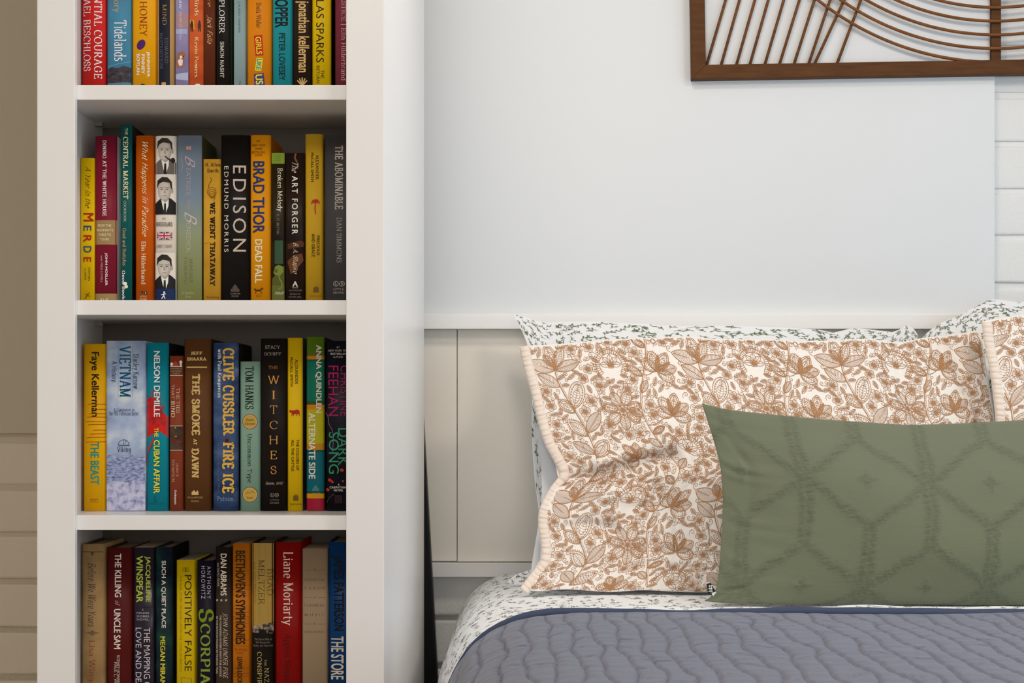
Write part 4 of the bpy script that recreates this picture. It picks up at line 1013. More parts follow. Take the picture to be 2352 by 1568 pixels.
class Cushion:
    """stuffed cushion given by its outline in the photograph and the depth of its foot and head"""
    def __init__(self, left, right, bottom, top, Yb, Yt, half, p=0.5, extra=None, back=0.8):
        self.l, self.r, self.b, self.tp = [smooth_line(q) for q in (left, right, bottom, top)]
        self.Yb, self.Yt, self.half, self.p, self.extra, self.back = Yb, Yt, half, p, extra, back
    def outline(self, u, v):
        l, r, b, t = self.l(v), self.r(v), self.b(u), self.tp(u)
        c00, c10, c01, c11 = self.b(np.array(0.)), self.b(np.array(1.)), self.tp(np.array(0.)), self.tp(np.array(1.))
        U, V = u[..., None], v[..., None]
        return (1 - V) * b + V * t + (1 - U) * l + U * r - ((1 - U) * (1 - V) * c00 + U * (1 - V) * c10 + (1 - U) * V * c01 + U * V * c11)
    def __call__(self, u, v, front=True):
        c = self.outline(u, v)
        Y = self.Yb + (self.Yt - self.Yb) * v
        X, Z = (c[..., 0] - CX) * Y / F, ZC + (HZ - c[..., 1]) * Y / F
        f = np.clip(np.sin(np.pi * np.clip(u, 0, 1)) * np.sin(np.pi * np.clip(v, 0, 1)), 0, 1) ** self.p
        q = lambda t: 1 - (1 - np.clip(np.minimum(t, 1 - t) * 2.6, 0, 1)) ** 2.2
        f = f * (0.35 + 0.65 * q(u) * q(v))
        if front:
            Y = Y - self.half * f
            if self.extra: Y = Y - self.extra(u, v) * np.clip(f * 3, 0, 1)
        else: Y = Y + self.half * self.back * f
        return np.stack([X, Y, Z], -1)
    def frame(self, u, v, h=0.003):
        p = self(u, v)
        du = self(np.clip(u + h, 0, 1), v) - self(np.clip(u - h, 0, 1), v)
        dv = self(u, np.clip(v + h, 0, 1)) - self(u, np.clip(v - h, 0, 1))
        n = np.cross(du, dv)
        n /= np.linalg.norm(n, axis=-1, keepdims=True) + 1e-12
        return p, n
    def shell(self, nu, nv):
        """closed surface: (verts, quads)"""
        g = lambda n: (1 - np.cos(np.pi * np.linspace(0, 1, n))) / 2 * .35 + np.linspace(0, 1, n) * .65
        U, Vv = np.meshgrid(g(nu), g(nv), indexing='ij')
        A = self(U, Vv).reshape(-1, 3)
        nb, mb = 40, 24
        U2, V2 = np.meshgrid(g(nb), g(mb), indexing='ij')
        B = self(U2, V2, False).reshape(-1, 3)
        q = grid_quads(nu, nv)
        qb = grid_quads(nb, mb)[:, ::-1] + len(A)
        return np.vstack([A, B]), np.vstack([q, qb])

def grid_quads(nu, nv):
    i, j = np.meshgrid(np.arange(nu - 1), np.arange(nv - 1), indexing='ij')
    a = (i * nv + j).ravel()
    return np.stack([a, a + nv, a + nv + 1, a + 1], -1)

PEN_W = [1.0]
class Print2D:
    """flat artwork (polygons) in pattern units, later laid on a cloth"""
    def __init__(self): self.V, self.F, self.M = [], [], []
    def poly(self, pts, m=1):
        b = len(self.V); self.V += pts; self.F.append(tuple(range(b, b + len(pts)))); self.M.append(m)
    def stroke(self, pts, w0, w1=None, m=1):
        if w1 is None: w1 = w0
        b, n = len(self.V), len(pts)
        for i, p in enumerate(pts):
            a, c = pts[max(i - 1, 0)], pts[min(i + 1, n - 1)]
            dx, dy = c[0] - a[0], c[1] - a[1]
            L = math.hypot(dx, dy) or 1
            w = (w0 + (w1 - w0) * i / (n - 1)) / 2 * PEN_W[0]
            self.V += [(p[0] - dy / L * w, p[1] + dx / L * w), (p[0] + dy / L * w, p[1] - dx / L * w)]
        for i in range(n - 1):
            q = b + 2 * i
            self.F.append((q, q + 1, q + 3, q + 2)); self.M.append(m)
    def place(self, other, x, y, ang=0.0, sc_=1.0, flip=1):
        c, s = math.cos(ang) * sc_, math.sin(ang) * sc_
        b = len(self.V)
        self.V += [(x + flip * a * c - d * s, y + flip * a * s + d * c) for a, d in other.V]
        self.F += [tuple(b + k for k in f) for f in other.F]
        self.M += other.M

def bez(a, b, c, d, n=10):
    out = []
    for i in range(n + 1):
        t = i / n; s = 1 - t
        out.append(tuple(s ** 3 * a[k] + 3 * s * s * t * b[k] + 3 * s * t * t * c[k] + t ** 3 * d[k] for k in (0, 1)))
    return out

def lay(print2d, surf, W, H, eps=0.0006, lo=0.004, hi=0.996, vlo=0.002, warp=0.0):
    """artwork onto a cushion front; returns verts, faces"""
    V = np.array(print2d.V, float)
    u, v = V[:, 0] / W, V[:, 1] / H
    u, v = [t - warp * np.sin(2 * np.pi * t) / (2 * np.pi) for t in (u, v)]
    ok = (u > lo) & (u < hi) & (v > vlo) & (v < hi)
    p, n = surf.frame(np.clip(u, 0, 1), np.clip(v, 0, 1))
    lift = np.full(len(V), eps)
    for f, m in zip(print2d.F, print2d.M):
        if m == 2: lift[list(f)] = eps * .6
    p = p + n * lift[:, None]
    fs = [(f, m) for f, m in zip(print2d.F, print2d.M) if all(ok[k] for k in f)]
    return p, fs

def cloth_mesh(name, base, quads, prints, mats):
    """base grid plus laid prints in ONE mesh"""
    V = [base]; faces = [tuple(int(k) for k in q) for q in quads]; fm = [0] * len(faces)
    off = len(base)
    for p, fs in prints:
        V.append(p)
        for f, m in fs: faces.append(tuple(off + k for k in f)); fm.append(m)
        off += len(p)
    return mesh_from(name, np.vstack(V), faces, mats, fm, smooth=True)

# --- small leaf sprig print (white cotton with green leaves)
def sprigs(W, H, seed, step=27.0, size=1.0):
    rnd = random.Random(seed)
    pr = Print2D()
    pts = []
    for j in range(int(H / step * 1.12) + 1):
        for i in range(int(W / step) + 1):
            pts.append(((i + .5 * (j % 2) + rnd.uniform(-.26, .26)) * step, (j + rnd.uniform(-.26, .26)) * step / 1.12))
    for x, y in pts:
        one = Print2D()
        L = rnd.uniform(17, 27) * size
        bend = rnd.uniform(-7, 7) * size
        stem = bez((0, 0), (L * .35, bend), (L * .7, bend), (L, 0), 6)
        one.stroke(stem, 1.5 * size, 0.9 * size)
        for i, sgn in ((2, 1), (3, -1), (5, 1), (6, -1))[:rnd.choice((2, 3, 4))]:
            px, py = stem[i]
            a = sgn * rnd.uniform(.5, 1.0)
            ll, ww = rnd.uniform(7.5, 12) * size, rnd.uniform(1.4, 2.1) * size
            c, s = math.cos(a), math.sin(a)
            one.poly([(px + q * ll * c - r * ww * s, py + q * ll * s + r * ww * c) for q, r in ((0, 0), (.3, .8), (.65, 1), (1, 0), (.65, -.9), (.3, -.7))])
        pr.place(one, x, y, rnd.uniform(0, 6.28))
    return pr

# --- ochre flower print
def leaf(pr, x, y, ang, L, w, kind=0, fat=0.0):
    o = Print2D()
    n = 8 if L < 24 else 12
    up, dn = bez((0, 0), (L * .3, w * 1.25), (L * (.75 + fat), w * 1.05), (L, 0), n), bez((0, 0), (L * .3, -w * 1.25), (L * (.75 + fat), -w * 1.05), (L, 0), n)
    inner = lambda k, e, sh: [(a * k + L * sh, b * k * .92) for a, b in e]
    lw = 1.7 if L > 24 else 1.3
    o.stroke(up, lw, lw); o.stroke(dn, lw, lw); o.stroke([(0, 0), (L * .5, 0), (L * .92, 0)], 1.4, .9)
    def hatch(m, k0, k1, wd):
        for q in range(2, m):
            t = q / m
            i = t * n
            j = min(int(i), n - 1); f = i - j
            for e in (up, dn):
                px, py = e[j][0] + (e[j + 1][0] - e[j][0]) * f, e[j][1] + (e[j + 1][1] - e[j][1]) * f
                x0 = px - L * .10
                o.stroke([(x0 + (px - x0) * k0, py * k0), (x0 + (px - x0) * (k0 + k1) / 2 - L * .012, py * (k0 + k1) / 2), (x0 + (px - x0) * k1, py * k1)], wd, wd * .8)
    def dots(m, k, r):
        for q in range(2, m):
            j = min(int(q / m * n), n)
            for e in (up, dn): o.poly([(e[j][0] * .95 + r * math.cos(z * 1.05), e[j][1] * k + r * math.sin(z * 1.05)) for z in range(6)])
    if kind == 0:
        hatch(int(L / 2.9), 0, .96, 1.1)
    elif kind == 1:
        for e in (up, dn):
            o.stroke(inner(.84, e, .06), 1.1); o.stroke(inner(.5, e, .2), 1.1)
        dots(n, .66, 1.35)
        hatch(int(L / 4.4), .05, .42, 1.0)
    elif kind == 2:
        for k in range(1, n):
            for e, sgn in ((up, 1), (dn, -1)): o.stroke([e[k], (e[k][0] + 2.4, e[k][1] + sgn * 3.2)], 1.8, 1.3)
        for e in (up, dn): o.stroke(inner(.8, e, .06), 1.1)
        hatch(int(L / 4.0), .1, .72, 1.0)
    pr.place(o, x, y, ang)
def blossom(pr, x, y, r, ang=0.0):
    o = Print2D()
    for k in range(5):
        a = k * 1.2566
        cx, cy = r * .58 * math.cos(a), r * .58 * math.sin(a)
        o.stroke([(cx + r * .42 * math.cos(q * .7), cy + r * .42 * math.sin(q * .7)) for q in range(10)], 1.3)
        for da in (-.22, 0, .22): o.stroke([(0, 0), (r * .8 * math.cos(a + da), r * .8 * math.sin(a + da))], .9, .7)
    o.poly([(r * .22 * math.cos(q * 1.05), r * .22 * math.sin(q * 1.05)) for q in range(6)])
    pr.place(o, x, y, ang)
def curl(pr, x, y, r, ang, flip=1):
    o = Print2D()
    o.stroke([(r * (1 - q * .062) * math.cos(q * .55), r * (1 - q * .062) * math.sin(q * .55)) for q in range(13)], 1.4, .9)
    o.stroke(bez((r, 0), (r * 1.1, -r * .8), (r * .7, -r * 1.5), (0, -r * 1.9), 5), 1.4, .9)
    pr.place(o, x, y, ang, 1, flip)
def star(pr, x, y, r, ang):
    for k in range(7):
        a = ang + k * .8976
        leaf(pr, x + 9 * math.cos(a), y + 9 * math.sin(a), a, r - 7, r * .30, (1, 2, 0)[k % 3], .12)
    blossom(pr, x, y, r * .26, ang)
def fan(pr, x, y, r, ang):
    o = Print2D()
    arc = [(r * math.cos(a), r * math.sin(a)) for a in np.linspace(-2.3, 2.3, 30)]
    o.stroke(arc, 1.8)
    o.stroke([(p[0] * .74, p[1] * .74) for p in arc], 1.3)
    for p in arc:
        o.stroke([(p[0] * .76, p[1] * .76), (p[0] * .99, p[1] * .99)], 1.3)
        o.poly([(p[0] * 1.11 + 1.6 * math.cos(q * 1.05), p[1] * 1.11 + 1.6 * math.sin(q * 1.05)) for q in range(6)])
    for a in (-1.5, -.75, 0, .75, 1.5): leaf(o, 0, 0, a, r * .7, r * .2, 3)
    blossom(o, 0, 0, r * .24)
    pr.place(o, x, y, ang)
def lotus(pr, x, y, r, ang):
    x, y = x - r * .45 * math.cos(ang), y - r * .45 * math.sin(ang)
    for a, L, kind in ((-1.45, .85, 2), (1.45, .85, 2), (-.75, 1.0, 0), (.75, 1.0, 2), (0, 1.12, 1)): leaf(pr, x, y, ang + a, r * L, r * .30, kind, .1)
    for a in (-.38, .38): leaf(pr, x, y, ang + a, r * .85, r * .12, 0)

def floral(W, H, x0=0, y0=0):
    """one big sheet of the ochre flower print (tile 325 x 308 photograph pixels)"""
    PEN_W[0] = 0.82
    t = Print2D()
    TW, TH = 325.0, 308.0
    occ = []
    def hold(x, y, r):
        occ.append((x, y, r))
    def vine(x, amp, lw, ph):
        pts = [(x + amp * math.sin(6.283 * k / 24 + ph), TH * k / 24) for k in range(25)]
        t.stroke(pts, lw); t.stroke([(a + lw + 1.2, b) for a, b in pts], 1.0)
        for p in pts: hold(p[0], p[1], 5)
        return lambda y: x + amp * math.sin(6.283 * y / TH + ph)
    def lf(x, y, a, L, w, kind=0, fat=0.):
        leaf(t, x, y, a, L, w, kind, fat)
        for k in (.25, .5, .75): hold(x + L * k * math.cos(a), y + L * k * math.sin(a), w * .8)
    f1 = vine(76, 20, 2.6, 0.6)
    for y, a, L, w, k, ft in ((12, .75, 58, 17, 1, .1), (20, 2.45, 50, 14, 0, 0), (62, 2.35, 56, 15, 2, 0), (70, .85, 62, 15, 0, 0), (116, 2.4, 46, 14, 1, .1), (124, 1.15, 66, 20, 1, .2), (176, 2.5, 54, 15, 0, 0),
                         (214, .25, 62, 14, 0, 0), (214, 2.75, 60, 17, 0, 0), (216, 1.05, 56, 12, 2, 0), (220, 1.75, 52, 15, 1, .15), (222, 2.2, 34, 10, 0, 0), (262, .7, 40, 12, 2, 0)):
        lf(f1(y), y, a, L, w, k, ft)
    f2 = vine(250, 22, 2.2, 2.4)
    for y, a, L, w, k in ((30, 2.5, 34, 9, 0), (60, .5, 34, 9, 1), (100, 2.6, 36, 10, 0), (150, .9, 34, 9, 0), (186, 2.4, 40, 9, 2), (250, 2.5, 36, 10, 1), (286, .8, 34, 9, 0)):
        lf(f2(y), y, a, L, w, k)
    for fn, x, y, r, a in ((star, 186, 116, 42, .2), (fan, 184, 216, 34, 1.5), (lotus, 300, 118, 46, 1.3), (lotus, 296, 212, 46, .9), (lotus, 178, 20, 38, 2.2), (fan, 306, 22, 34, .9)):
        fn(t, x, y, r, a); hold(x, y, r * .82)
    for a, c in (((f2(96), 96), (212, 108)), ((f2(190), 190), (278, 196)), ((f2(80), 80), (284, 96)), ((f2(200), 200), (205, 204))):
        t.stroke(bez(a, ((a[0] + c[0]) / 2, a[1] - 4), ((a[0] + c[0]) / 2, c[1] - 4), c, 6), 1.7)
    rnd = random.Random(11)
    for rad, tries, what in ((11.5, 300, 'blossom'), (6.8, 1500, 'leaflet'), (4.2, 6000, 'curl')):
        for q in range(tries):
            x, y = rnd.uniform(0, TW), rnd.uniform(0, TH)
            if any((min(abs(x - a), TW - abs(x - a))) ** 2 + (min(abs(y - b), TH - abs(y - b))) ** 2 < (rad + r) ** 2 for a, b, r in occ): continue
            if what == 'blossom': blossom(t, x, y, rnd.uniform(11.5, 14), rnd.uniform(0, 6))
            elif what == 'leaflet':
                a = rnd.uniform(0, 6.28); L = rnd.uniform(17, 24)
                leaf(t, x - L / 2 * math.cos(a), y - L / 2 * math.sin(a), a, L, 4.8, 3); leaf(t, x - L * .3 * math.cos(a), y - L * .3 * math.sin(a), a, L * .6, 2.2, 3)
            else: curl(t, x, y, rnd.uniform(3.8, 5.4), rnd.uniform(0, 6.28), rnd.choice((1, -1)))
            occ.append((x, y, rad * .9))
    pr = Print2D()
    for i in range(-1, int(W / TW) + 2):
        for j in range(-1, int(H / TH) + 2):
            pr.place(t, i * TW + x0, j * TH + y0)
    PEN_W[0] = 1.0
    return pr

cotton = mat('white_cotton', (0.80, 0.81, 0.83, 1), 0.85, 0.15, bump=(900, 0.15, 0.0006), sheen=0.2)
green_ink = mat('green_leaf_print', gain('667352', 1.0), 0.85, 0.1)
ochre_ink = mat('ochre_print', gain('a87c56', 1.05), 0.85, 0.1)
cream_cotton = mat('cream_cotton', (0.83, 0.79, 0.74, 1), 0.85, 0.15, bump=(500, 0.3, 0.0008), sheen=0.2)
blush = mat('blush_binding', (0.80, 0.69, 0.60, 1), 0.85, 0.15, bump=(700, 0.25, 0.0006), sheen=0.2)
pale = mat('pale_cotton', (0.70, 0.72, 0.75, 1), 0.85, 0.15, bump=(700, 0.2, 0.0006))

def crease(u, v, pts, wd, dp):
    """a soft valley along a polyline in (u,v)"""
    d = np.full(np.shape(u), 9.0)
    for (a, b), (c, e) in zip(pts[:-1], pts[1:]):
        t = np.clip(((u - a) * (c - a) + (v - b) * (e - b)) / ((c - a) ** 2 + (e - b) ** 2), 0, 1)
        d = np.minimum(d, np.hypot(u - a - t * (c - a), (v - b - t * (e - b)) * .6))
    return -dp * np.exp(-(d / wd) ** 2)

# ---- leaf pillow behind, left
leafp = Cushion([(1164, 1337), (1184, 1320), (1214, 1309), (1236, 1292), (1240, 1200), (1228, 1100), (1221, 990), (1222, 900), (1214, 800), (1178, 720)],
                [(2100, 1338), (2090, 1200), (2084, 1040), (2088, 900), (2100, 815), (2108, 768)],
                [(1164, 1337), (1200, 1342), (1400, 1332), (1700, 1330), (2100, 1338)],
                [(1178, 720), (1215, 730), (1250, 740), (1340, 738), (1450, 742), (1560, 748), (1680, 748), (1800, 752), (1880, 757), (1915, 764), (1960, 754), (2030, 760), (2056, 762), (2080, 748), (2097, 754), (2108, 768)],
                3.20, 3.51, 0.052, back=.6, extra=lambda u, v: 0.006 * wav(u * 3, v * 2, 3, 1.0) + 0.004 * wav(u * 8, v * 6, 9, 1.0))
A, q = leafp.shell(280, 140)
me = cloth_mesh('bed_pillow', A, q, [lay(sprigs(940, 610, 5, 21.5, .88), leafp, 940, 610, .0010, .001, .999, .001, .6)], [cotton, green_ink])
tag(link('bed_pillow', me), 'white pillow with green leaf sprigs, behind the left ochre flowered sham', 'pillow', 'leaf print pillows at the head of the bed')
# ---- leaf pillow behind, right
leafp2 = Cushion([(2130, 1338), (2124, 1200), (2120, 1000), (2118, 860), (2116, 778)],
                 [(3080, 1338), (3060, 1100), (3070, 900), (3090, 690)],
                 [(2130, 1338), (2500, 1325), (3080, 1338)],
                 [(2116, 778), (2134, 760), (2160, 742), (2200, 725), (2232, 708), (2268, 690), (2300, 688), (2340, 694), (2400, 690), (2700, 700), (3090, 690)],
                 3.20, 3.50, 0.055, back=.6, extra=lambda u, v: 0.006 * wav(u * 3, v * 2, 23, 1.0) + 0.012 * np.exp(-((u - .13) / .02) ** 2) * v + 0.01 * np.exp(-((u - .21) / .03) ** 2) * v)
A, q = leafp2.shell(280, 140)
me = cloth_mesh('bed_pillow', A, q, [lay(sprigs(940, 640, 8, 21.5, .88), leafp2, 940, 640, .0010, .001, .999, .001, .6)], [cotton, green_ink])
tag(link('bed_pillow', me), 'white pillow with green leaf sprigs peaking highest, at the right edge of the photo', 'pillow', 'leaf print pillows at the head of the bed')
# ---- plain pale pillow between
palep = Cushion([(1216, 1345), (1222, 1292), (1234, 1220), (1244, 1150), (1243, 1080), (1240, 1000), (1240, 900), (1240, 830)], [(2060, 1340), (2050, 1100), (2055, 830)],
                [(1216, 1345), (1600, 1345), (2060, 1340)], [(1240, 830), (1600, 822), (2055, 830)], 3.09, 3.40, 0.015, back=.5)
A, q = palep.shell(60, 40)
tag(link('bed_pillow', cloth_mesh('bed_pillow', A, q, [], [pale])), 'plain pale grey pillow peeping out between leaf pillow and ochre flowered sham', 'pillow')

# ---- ochre flowered shams
def quilted(u, v, W, H, seed):
    x, y = u * W, v * H
    lines = np.abs(np.sin(np.pi * x / 78.0 + 0.25 * np.sin(y / 60.0)))
    d = -0.0026 * np.exp(-(lines / .16) ** 2)
    d = d + 0.0022 * wav(x, y * 1.8, seed, 75.0) + 0.0013 * np.sin(y / 5.5 + 2.2 * wav(x, y, seed + 5, 130.0)) * (0.4 + 0.6 * np.clip(wav(x, y, seed + 2, 200.0), 0, 1))
    return d
def sham1_extra(u, v):
    d = 0.010 * wav(u * 2.0, v * 1.3, 31, 1.0) + 0.006 * wav(u * 5, v * 3, 17, 1.0) + quilted(u, v, 1055, 580, 4)
    d = d + crease(u, v, [(0.0, .455), (.09, .475), (.20, .525), (.26, .545)], .020, .036)
    d = d + crease(u, v, [(0.02, .25), (.10, .27), (.16, .26)], .014, .014)
    d = d + crease(u, v, [(0.06, .02), (.10, .12), (.08, .2)], .015, .008)
    d = d + crease(u, v, [(0.93, .98), (.965, .7), (.955, .4)], .018, .03)
    return d + 0.02 * np.exp(-(((u - .15) / .1) ** 2 + ((v - .42) / .07) ** 2))
edge1 = [(1192, 1352), (1218, 1318), (1240, 1288), (1242, 1250), (1236, 1205), (1240, 1165), (1262, 1122), (1284, 1090), (1272, 1060), (1250, 1018), (1234, 965), (1220, 905), (1204, 850), (1192, 796)]
sham1 = Cushion(edge1, [(2300, 1352), (2296, 1200), (2292, 1060), (2284, 960), (2268, 860), (2252, 757)],
                [(1192, 1352), (1240, 1357), (1300, 1353), (1400, 1359), (1480, 1355), (1620, 1360), (2000, 1358), (2300, 1352)],
                [(1192, 796), (1250, 792), (1330, 786), (1420, 778), (1500, 775), (1580, 772), (1640, 778), (1760, 779), (1860, 783), (1990, 778), (2060, 786), (2120, 776), (2190, 768), (2252, 757)],
                3.02, 3.33, 0.075, p=.46, back=.35, extra=sham1_extra)
def make_sham(c, edge, W, H, label, off):
    root = thing('pillow_sham', label, 'pillow', tuple(c(np.array(.5), np.array(0.))), 'ochre flowered pillow shams')
    o = np.array(root.location)
    A, q = c.shell(240, 140)
    p, fs = lay(floral(W, H, *off), c, W, H, lo=0.018)
    link('cushion_cover', cloth_mesh('cushion_cover', A - o, q, [(p - o, fs)], [cream_cotton, ochre_ink]), root)
    # ribbed binding along the open edge
    n, k = 260, 12
    v = np.linspace(0.004, 0.998, n)
    mid = c(np.zeros(n) + 0.002, v)
    tang = np.gradient(mid, axis=0)
    tang /= np.linalg.norm(tang, axis=1, keepdims=True)
    side = np.cross(tang, np.array([0, -1.0, 0]))
    side /= np.linalg.norm(side, axis=1, keepdims=True)
    side *= np.sign(side[:, :1] + 1e-9)
    Vb, Fb = [], []
    for i in range(n):
        rib = 1 + .55 * abs(math.sin(i * .62 + .5 * math.sin(i * .23))) + .1 * math.sin(i * 2.1)
        for j in range(k):
            a = 2 * math.pi * j / k
            Vb.append(mid[i] + side[i] * (0.0085 + 0.0100 * math.cos(a)) + np.array([0, -0.0070, 0]) * math.sin(a) * rib - o)
    for i in range(n - 1):
        for j in range(k): Fb.append((i * k + j, (i + 1) * k + j, (i + 1) * k + (j + 1) % k, i * k + (j + 1) % k))
    Fb += [tuple(range(k)), tuple((n - 1) * k + j for j in range(k))[::-1]]
    b = link('binding', mesh_from('binding', Vb, Fb, [blush], smooth=True), root)
    b['label'] = 'plain blush binding'
    return root
make_sham(sham1, edge1, 1055, 580, 'ochre flowered quilted sham standing behind the green cushion', (12, 0))
sham2 = Cushion([(2268, 1352), (2280, 1200), (2292, 1060), (2286, 960), (2276, 870), (2262, 800), (2254, 738)], [(3310, 1352), (3300, 1000), (3320, 720)],
                [(2268, 1352), (2700, 1360), (3310, 1352)], [(2254, 738), (2290, 732), (2340, 724), (2420, 715), (2700, 720), (3320, 720)],
                2.97, 3.26, 0.070, p=.46, back=.2, extra=lambda u, v: 0.008 * wav(u * 2, v * 1.3, 77, 1.0) + quilted(u, v, 1055, 620, 9))
make_sham(sham2, None, 1055, 620, 'ochre flowered quilted sham cut by the right edge of the photo', (-60, 40))
# ------------------------------------------------------------------ green cushion
def lattice(u, v):
    """raised diamonds joined by upright bars, woven into the cloth: 1 on the lines"""
    x, y = u * 1190.0 - 13, v * 455.0
    x = x + 5 * wav(x, y, 33, 90.0); y = y + 5 * wav(x, y, 35, 90.0)
    m = np.zeros(np.shape(u))
    for ox, oy in ((330, 310), (477, 55)):
        a = np.abs((x - ox + 147) % 294 - 147)
        c = np.abs((y - oy + 255) % 510 - 255)
        dia = np.abs(a / 147 + c / 105 - 1) * 85
        bar = np.where(c > 100, np.abs(a - 9), 99)
        m = np.maximum(m, np.where(c < 112, np.exp(-(dia / 15.0) ** 2), 0))
        m = np.maximum(m, np.exp(-(bar / 13.0) ** 2))
        m = np.maximum(m, .75 * (np.exp(-(a / 9) ** 2 - (c / 30) ** 4) + np.exp(-(c / 9) ** 2 - (a / 30) ** 4)))
    return np.clip(m, 0, 1)
def green_extra(u, v):
    x, y = u * 1190.0, v * 455.0
    d = 0.006 * wav(u * 3, v * 1.6, 41, 1.0)
    L = lattice(u, v)
    d = d + L * (0.0007 + 0.0012 * wav(x * .7, y * 1.7, 6, 12.0) + 0.0009 * wav(x * 1.5, y * .5, 26, 9.0))
    # gathers along the left seam
    d = d + 0.0055 * np.exp(-u / .045) * np.clip(u / .01, 0, 1) * np.sin(v * 52 + 26 * u + 3 * wav(u * 3, v * 5, 15, 1.0))
    d = d + 0.004 * np.exp(-u / .10) * wav(u * 9 + v * 4, v * 7, 19, 1.0)
    d = d + crease(u, v, [(0.004, .09), (.02, .085), (.05, .10)], .010, .010) + crease(u, v, [(0.03, .86), (.06, .7), (.055, .5)], .012, .006)
    return d
green_c = Cushion([(1617, 1380), (1640, 1362), (1650, 1320), (1656, 1240), (1660, 1150), (1655, 1075), (1640, 1015), (1626, 970), (1612, 926)],
                  [(2800, 1385), (2770, 1240), (2765, 1100), (2800, 930)],
                  [(1617, 1380), (1680, 1385), (1800, 1387), (2100, 1388), (2352, 1390), (2800, 1385)],
                  [(1612, 926), (1660, 938), (1720, 946), (1800, 954), (1900, 963), (2000, 970), (2080, 975), (2200, 972), (2352, 964), (2600, 950), (2800, 930)],
                  2.865, 2.99, 0.080, p=.42, back=.6, extra=green_extra)
gm = bpy.data.materials.new('sage_weave')
gm.use_nodes = True
nt = gm.node_tree
pb = nt.nodes['Principled BSDF']
pb.inputs['Roughness'].default_value = 0.9
pb.inputs['Specular IOR Level'].default_value = 0.1
pb.inputs['Sheen Weight'].default_value = 0.25
at = nt.nodes.new('ShaderNodeAttribute'); at.attribute_name = 'lattice'
mx = nt.nodes.new('ShaderNodeMix'); mx.data_type = 'RGBA'
mx.inputs[6].default_value = gain('727860', 1.0)
mx.inputs[7].default_value = gain('656b55', 1.0)
nt.links.new(mx.outputs[2], pb.inputs['Base Color'])
tc = nt.nodes.new('ShaderNodeTexCoord')
def wave(direction, scale):
    wv = nt.nodes.new('ShaderNodeTexWave')
    wv.bands_direction = direction
    wv.inputs['Scale'].default_value = scale
    wv.inputs['Distortion'].default_value = 1.5
    wv.inputs['Detail'].default_value = 2
    nt.links.new(tc.outputs['Object'], wv.inputs['Vector'])
    return wv
w1, w2 = wave('X', 420), wave('Z', 330)
nz = nt.nodes.new('ShaderNodeTexNoise'); nz.inputs['Scale'].default_value = 260
mp = nt.nodes.new('ShaderNodeMapping'); mp.inputs['Scale'].default_value = (0.5, 1, 1.3)
nt.links.new(tc.outputs['Object'], mp.inputs['Vector']); nt.links.new(mp.outputs['Vector'], nz.inputs['Vector'])
mul = nt.nodes.new('ShaderNodeMath'); mul.operation = 'MULTIPLY'
nt.links.new(nz.outputs['Fac'], mul.inputs[0]); nt.links.new(at.outputs['Fac'], mul.inputs[1])
rg = nt.nodes.new('ShaderNodeMapRange'); rg.inputs[1].default_value, rg.inputs[2].default_value = 0.16, 0.58
nt.links.new(mul.outputs[0], rg.inputs[0]); nt.links.new(rg.outputs[0], mx.inputs[0])
ad = nt.nodes.new('ShaderNodeMath'); ad.operation = 'ADD'
nt.links.new(w1.outputs['Fac'], ad.inputs[0]); nt.links.new(w2.outputs['Fac'], ad.inputs[1])
sm = nt.nodes.new('ShaderNodeMath'); sm.operation = 'MULTIPLY_ADD'; sm.inputs[1].default_value = 9.0
nt.links.new(mul.outputs[0], sm.inputs[0]); nt.links.new(ad.outputs[0], sm.inputs[2])
bp = nt.nodes.new('ShaderNodeBump'); bp.inputs['Strength'].default_value = 0.5; bp.inputs['Distance'].default_value = 0.0010
nt.links.new(sm.outputs[0], bp.inputs['Height']); nt.links.new(bp.outputs['Normal'], pb.inputs['Normal'])
groot = thing('lumbar_cushion', 'long sage green cushion with woven diamond pattern, lying in front of the shams', 'cushion', tuple(green_c(np.array(.5), np.array(0.))))
go = np.array(groot.location)
NU, NV = 520, 210
A, q = green_c.shell(NU, NV)
me = mesh_from('cushion_cover', A - go, q, [gm], smooth=True)
g = lambda n: (1 - np.cos(np.pi * np.linspace(0, 1, n))) / 2 * .35 + np.linspace(0, 1, n) * .65
U, Vv = np.meshgrid(g(NU), g(NV), indexing='ij')
lv = np.zeros(len(A)); lv[:NU * NV] = lattice(U, Vv).ravel()
me.attributes.new('lattice', 'FLOAT', 'POINT').data.foreach_set('value', lv.astype(np.float32))
link('cushion_cover', me, groot)
# woven care tag sewn in the left seam
lab_b, lab_w = mat('tag_black', (0.02, 0.02, 0.022, 1), 0.8, 0.1), mat('tag_white', (0.7, 0.7, 0.68, 1), 0.8, 0.1)
YT = 2.855
tv, tf, tm = [], [], []
def tq(pts, m, dy=0.0):
    b = len(tv)
    for px, py in pts: tv.append(np.array(P(px, py, YT + dy)) - go)
    tf.append((b, b + 1, b + 2, b + 3)); tm.append(m)
tq([(1622, 1338), (1628, 1336), (1645, 1360), (1638, 1369)], 1); tq([(1623, 1340), (1632, 1338), (1644, 1358), (1626, 1364)], 0, -.0006)
for k in range(3): tq([(1627, 1345 + k * 6), (1637, 1344 + k * 6), (1637, 1345.4 + k * 6), (1627, 1346.4 + k * 6)], 1, -.0012)
for k in range(2): tq([(1629.5 + k * 4, 1343), (1630.7 + k * 4, 1343), (1631.7 + k * 4, 1360), (1630.5 + k * 4, 1360)], 1, -.0014)
tagm = link('care_tag', mesh_from('care_tag', tv, tf, [lab_b, lab_w], tm), groot)
tagm['label'] = 'small black and white woven tag'

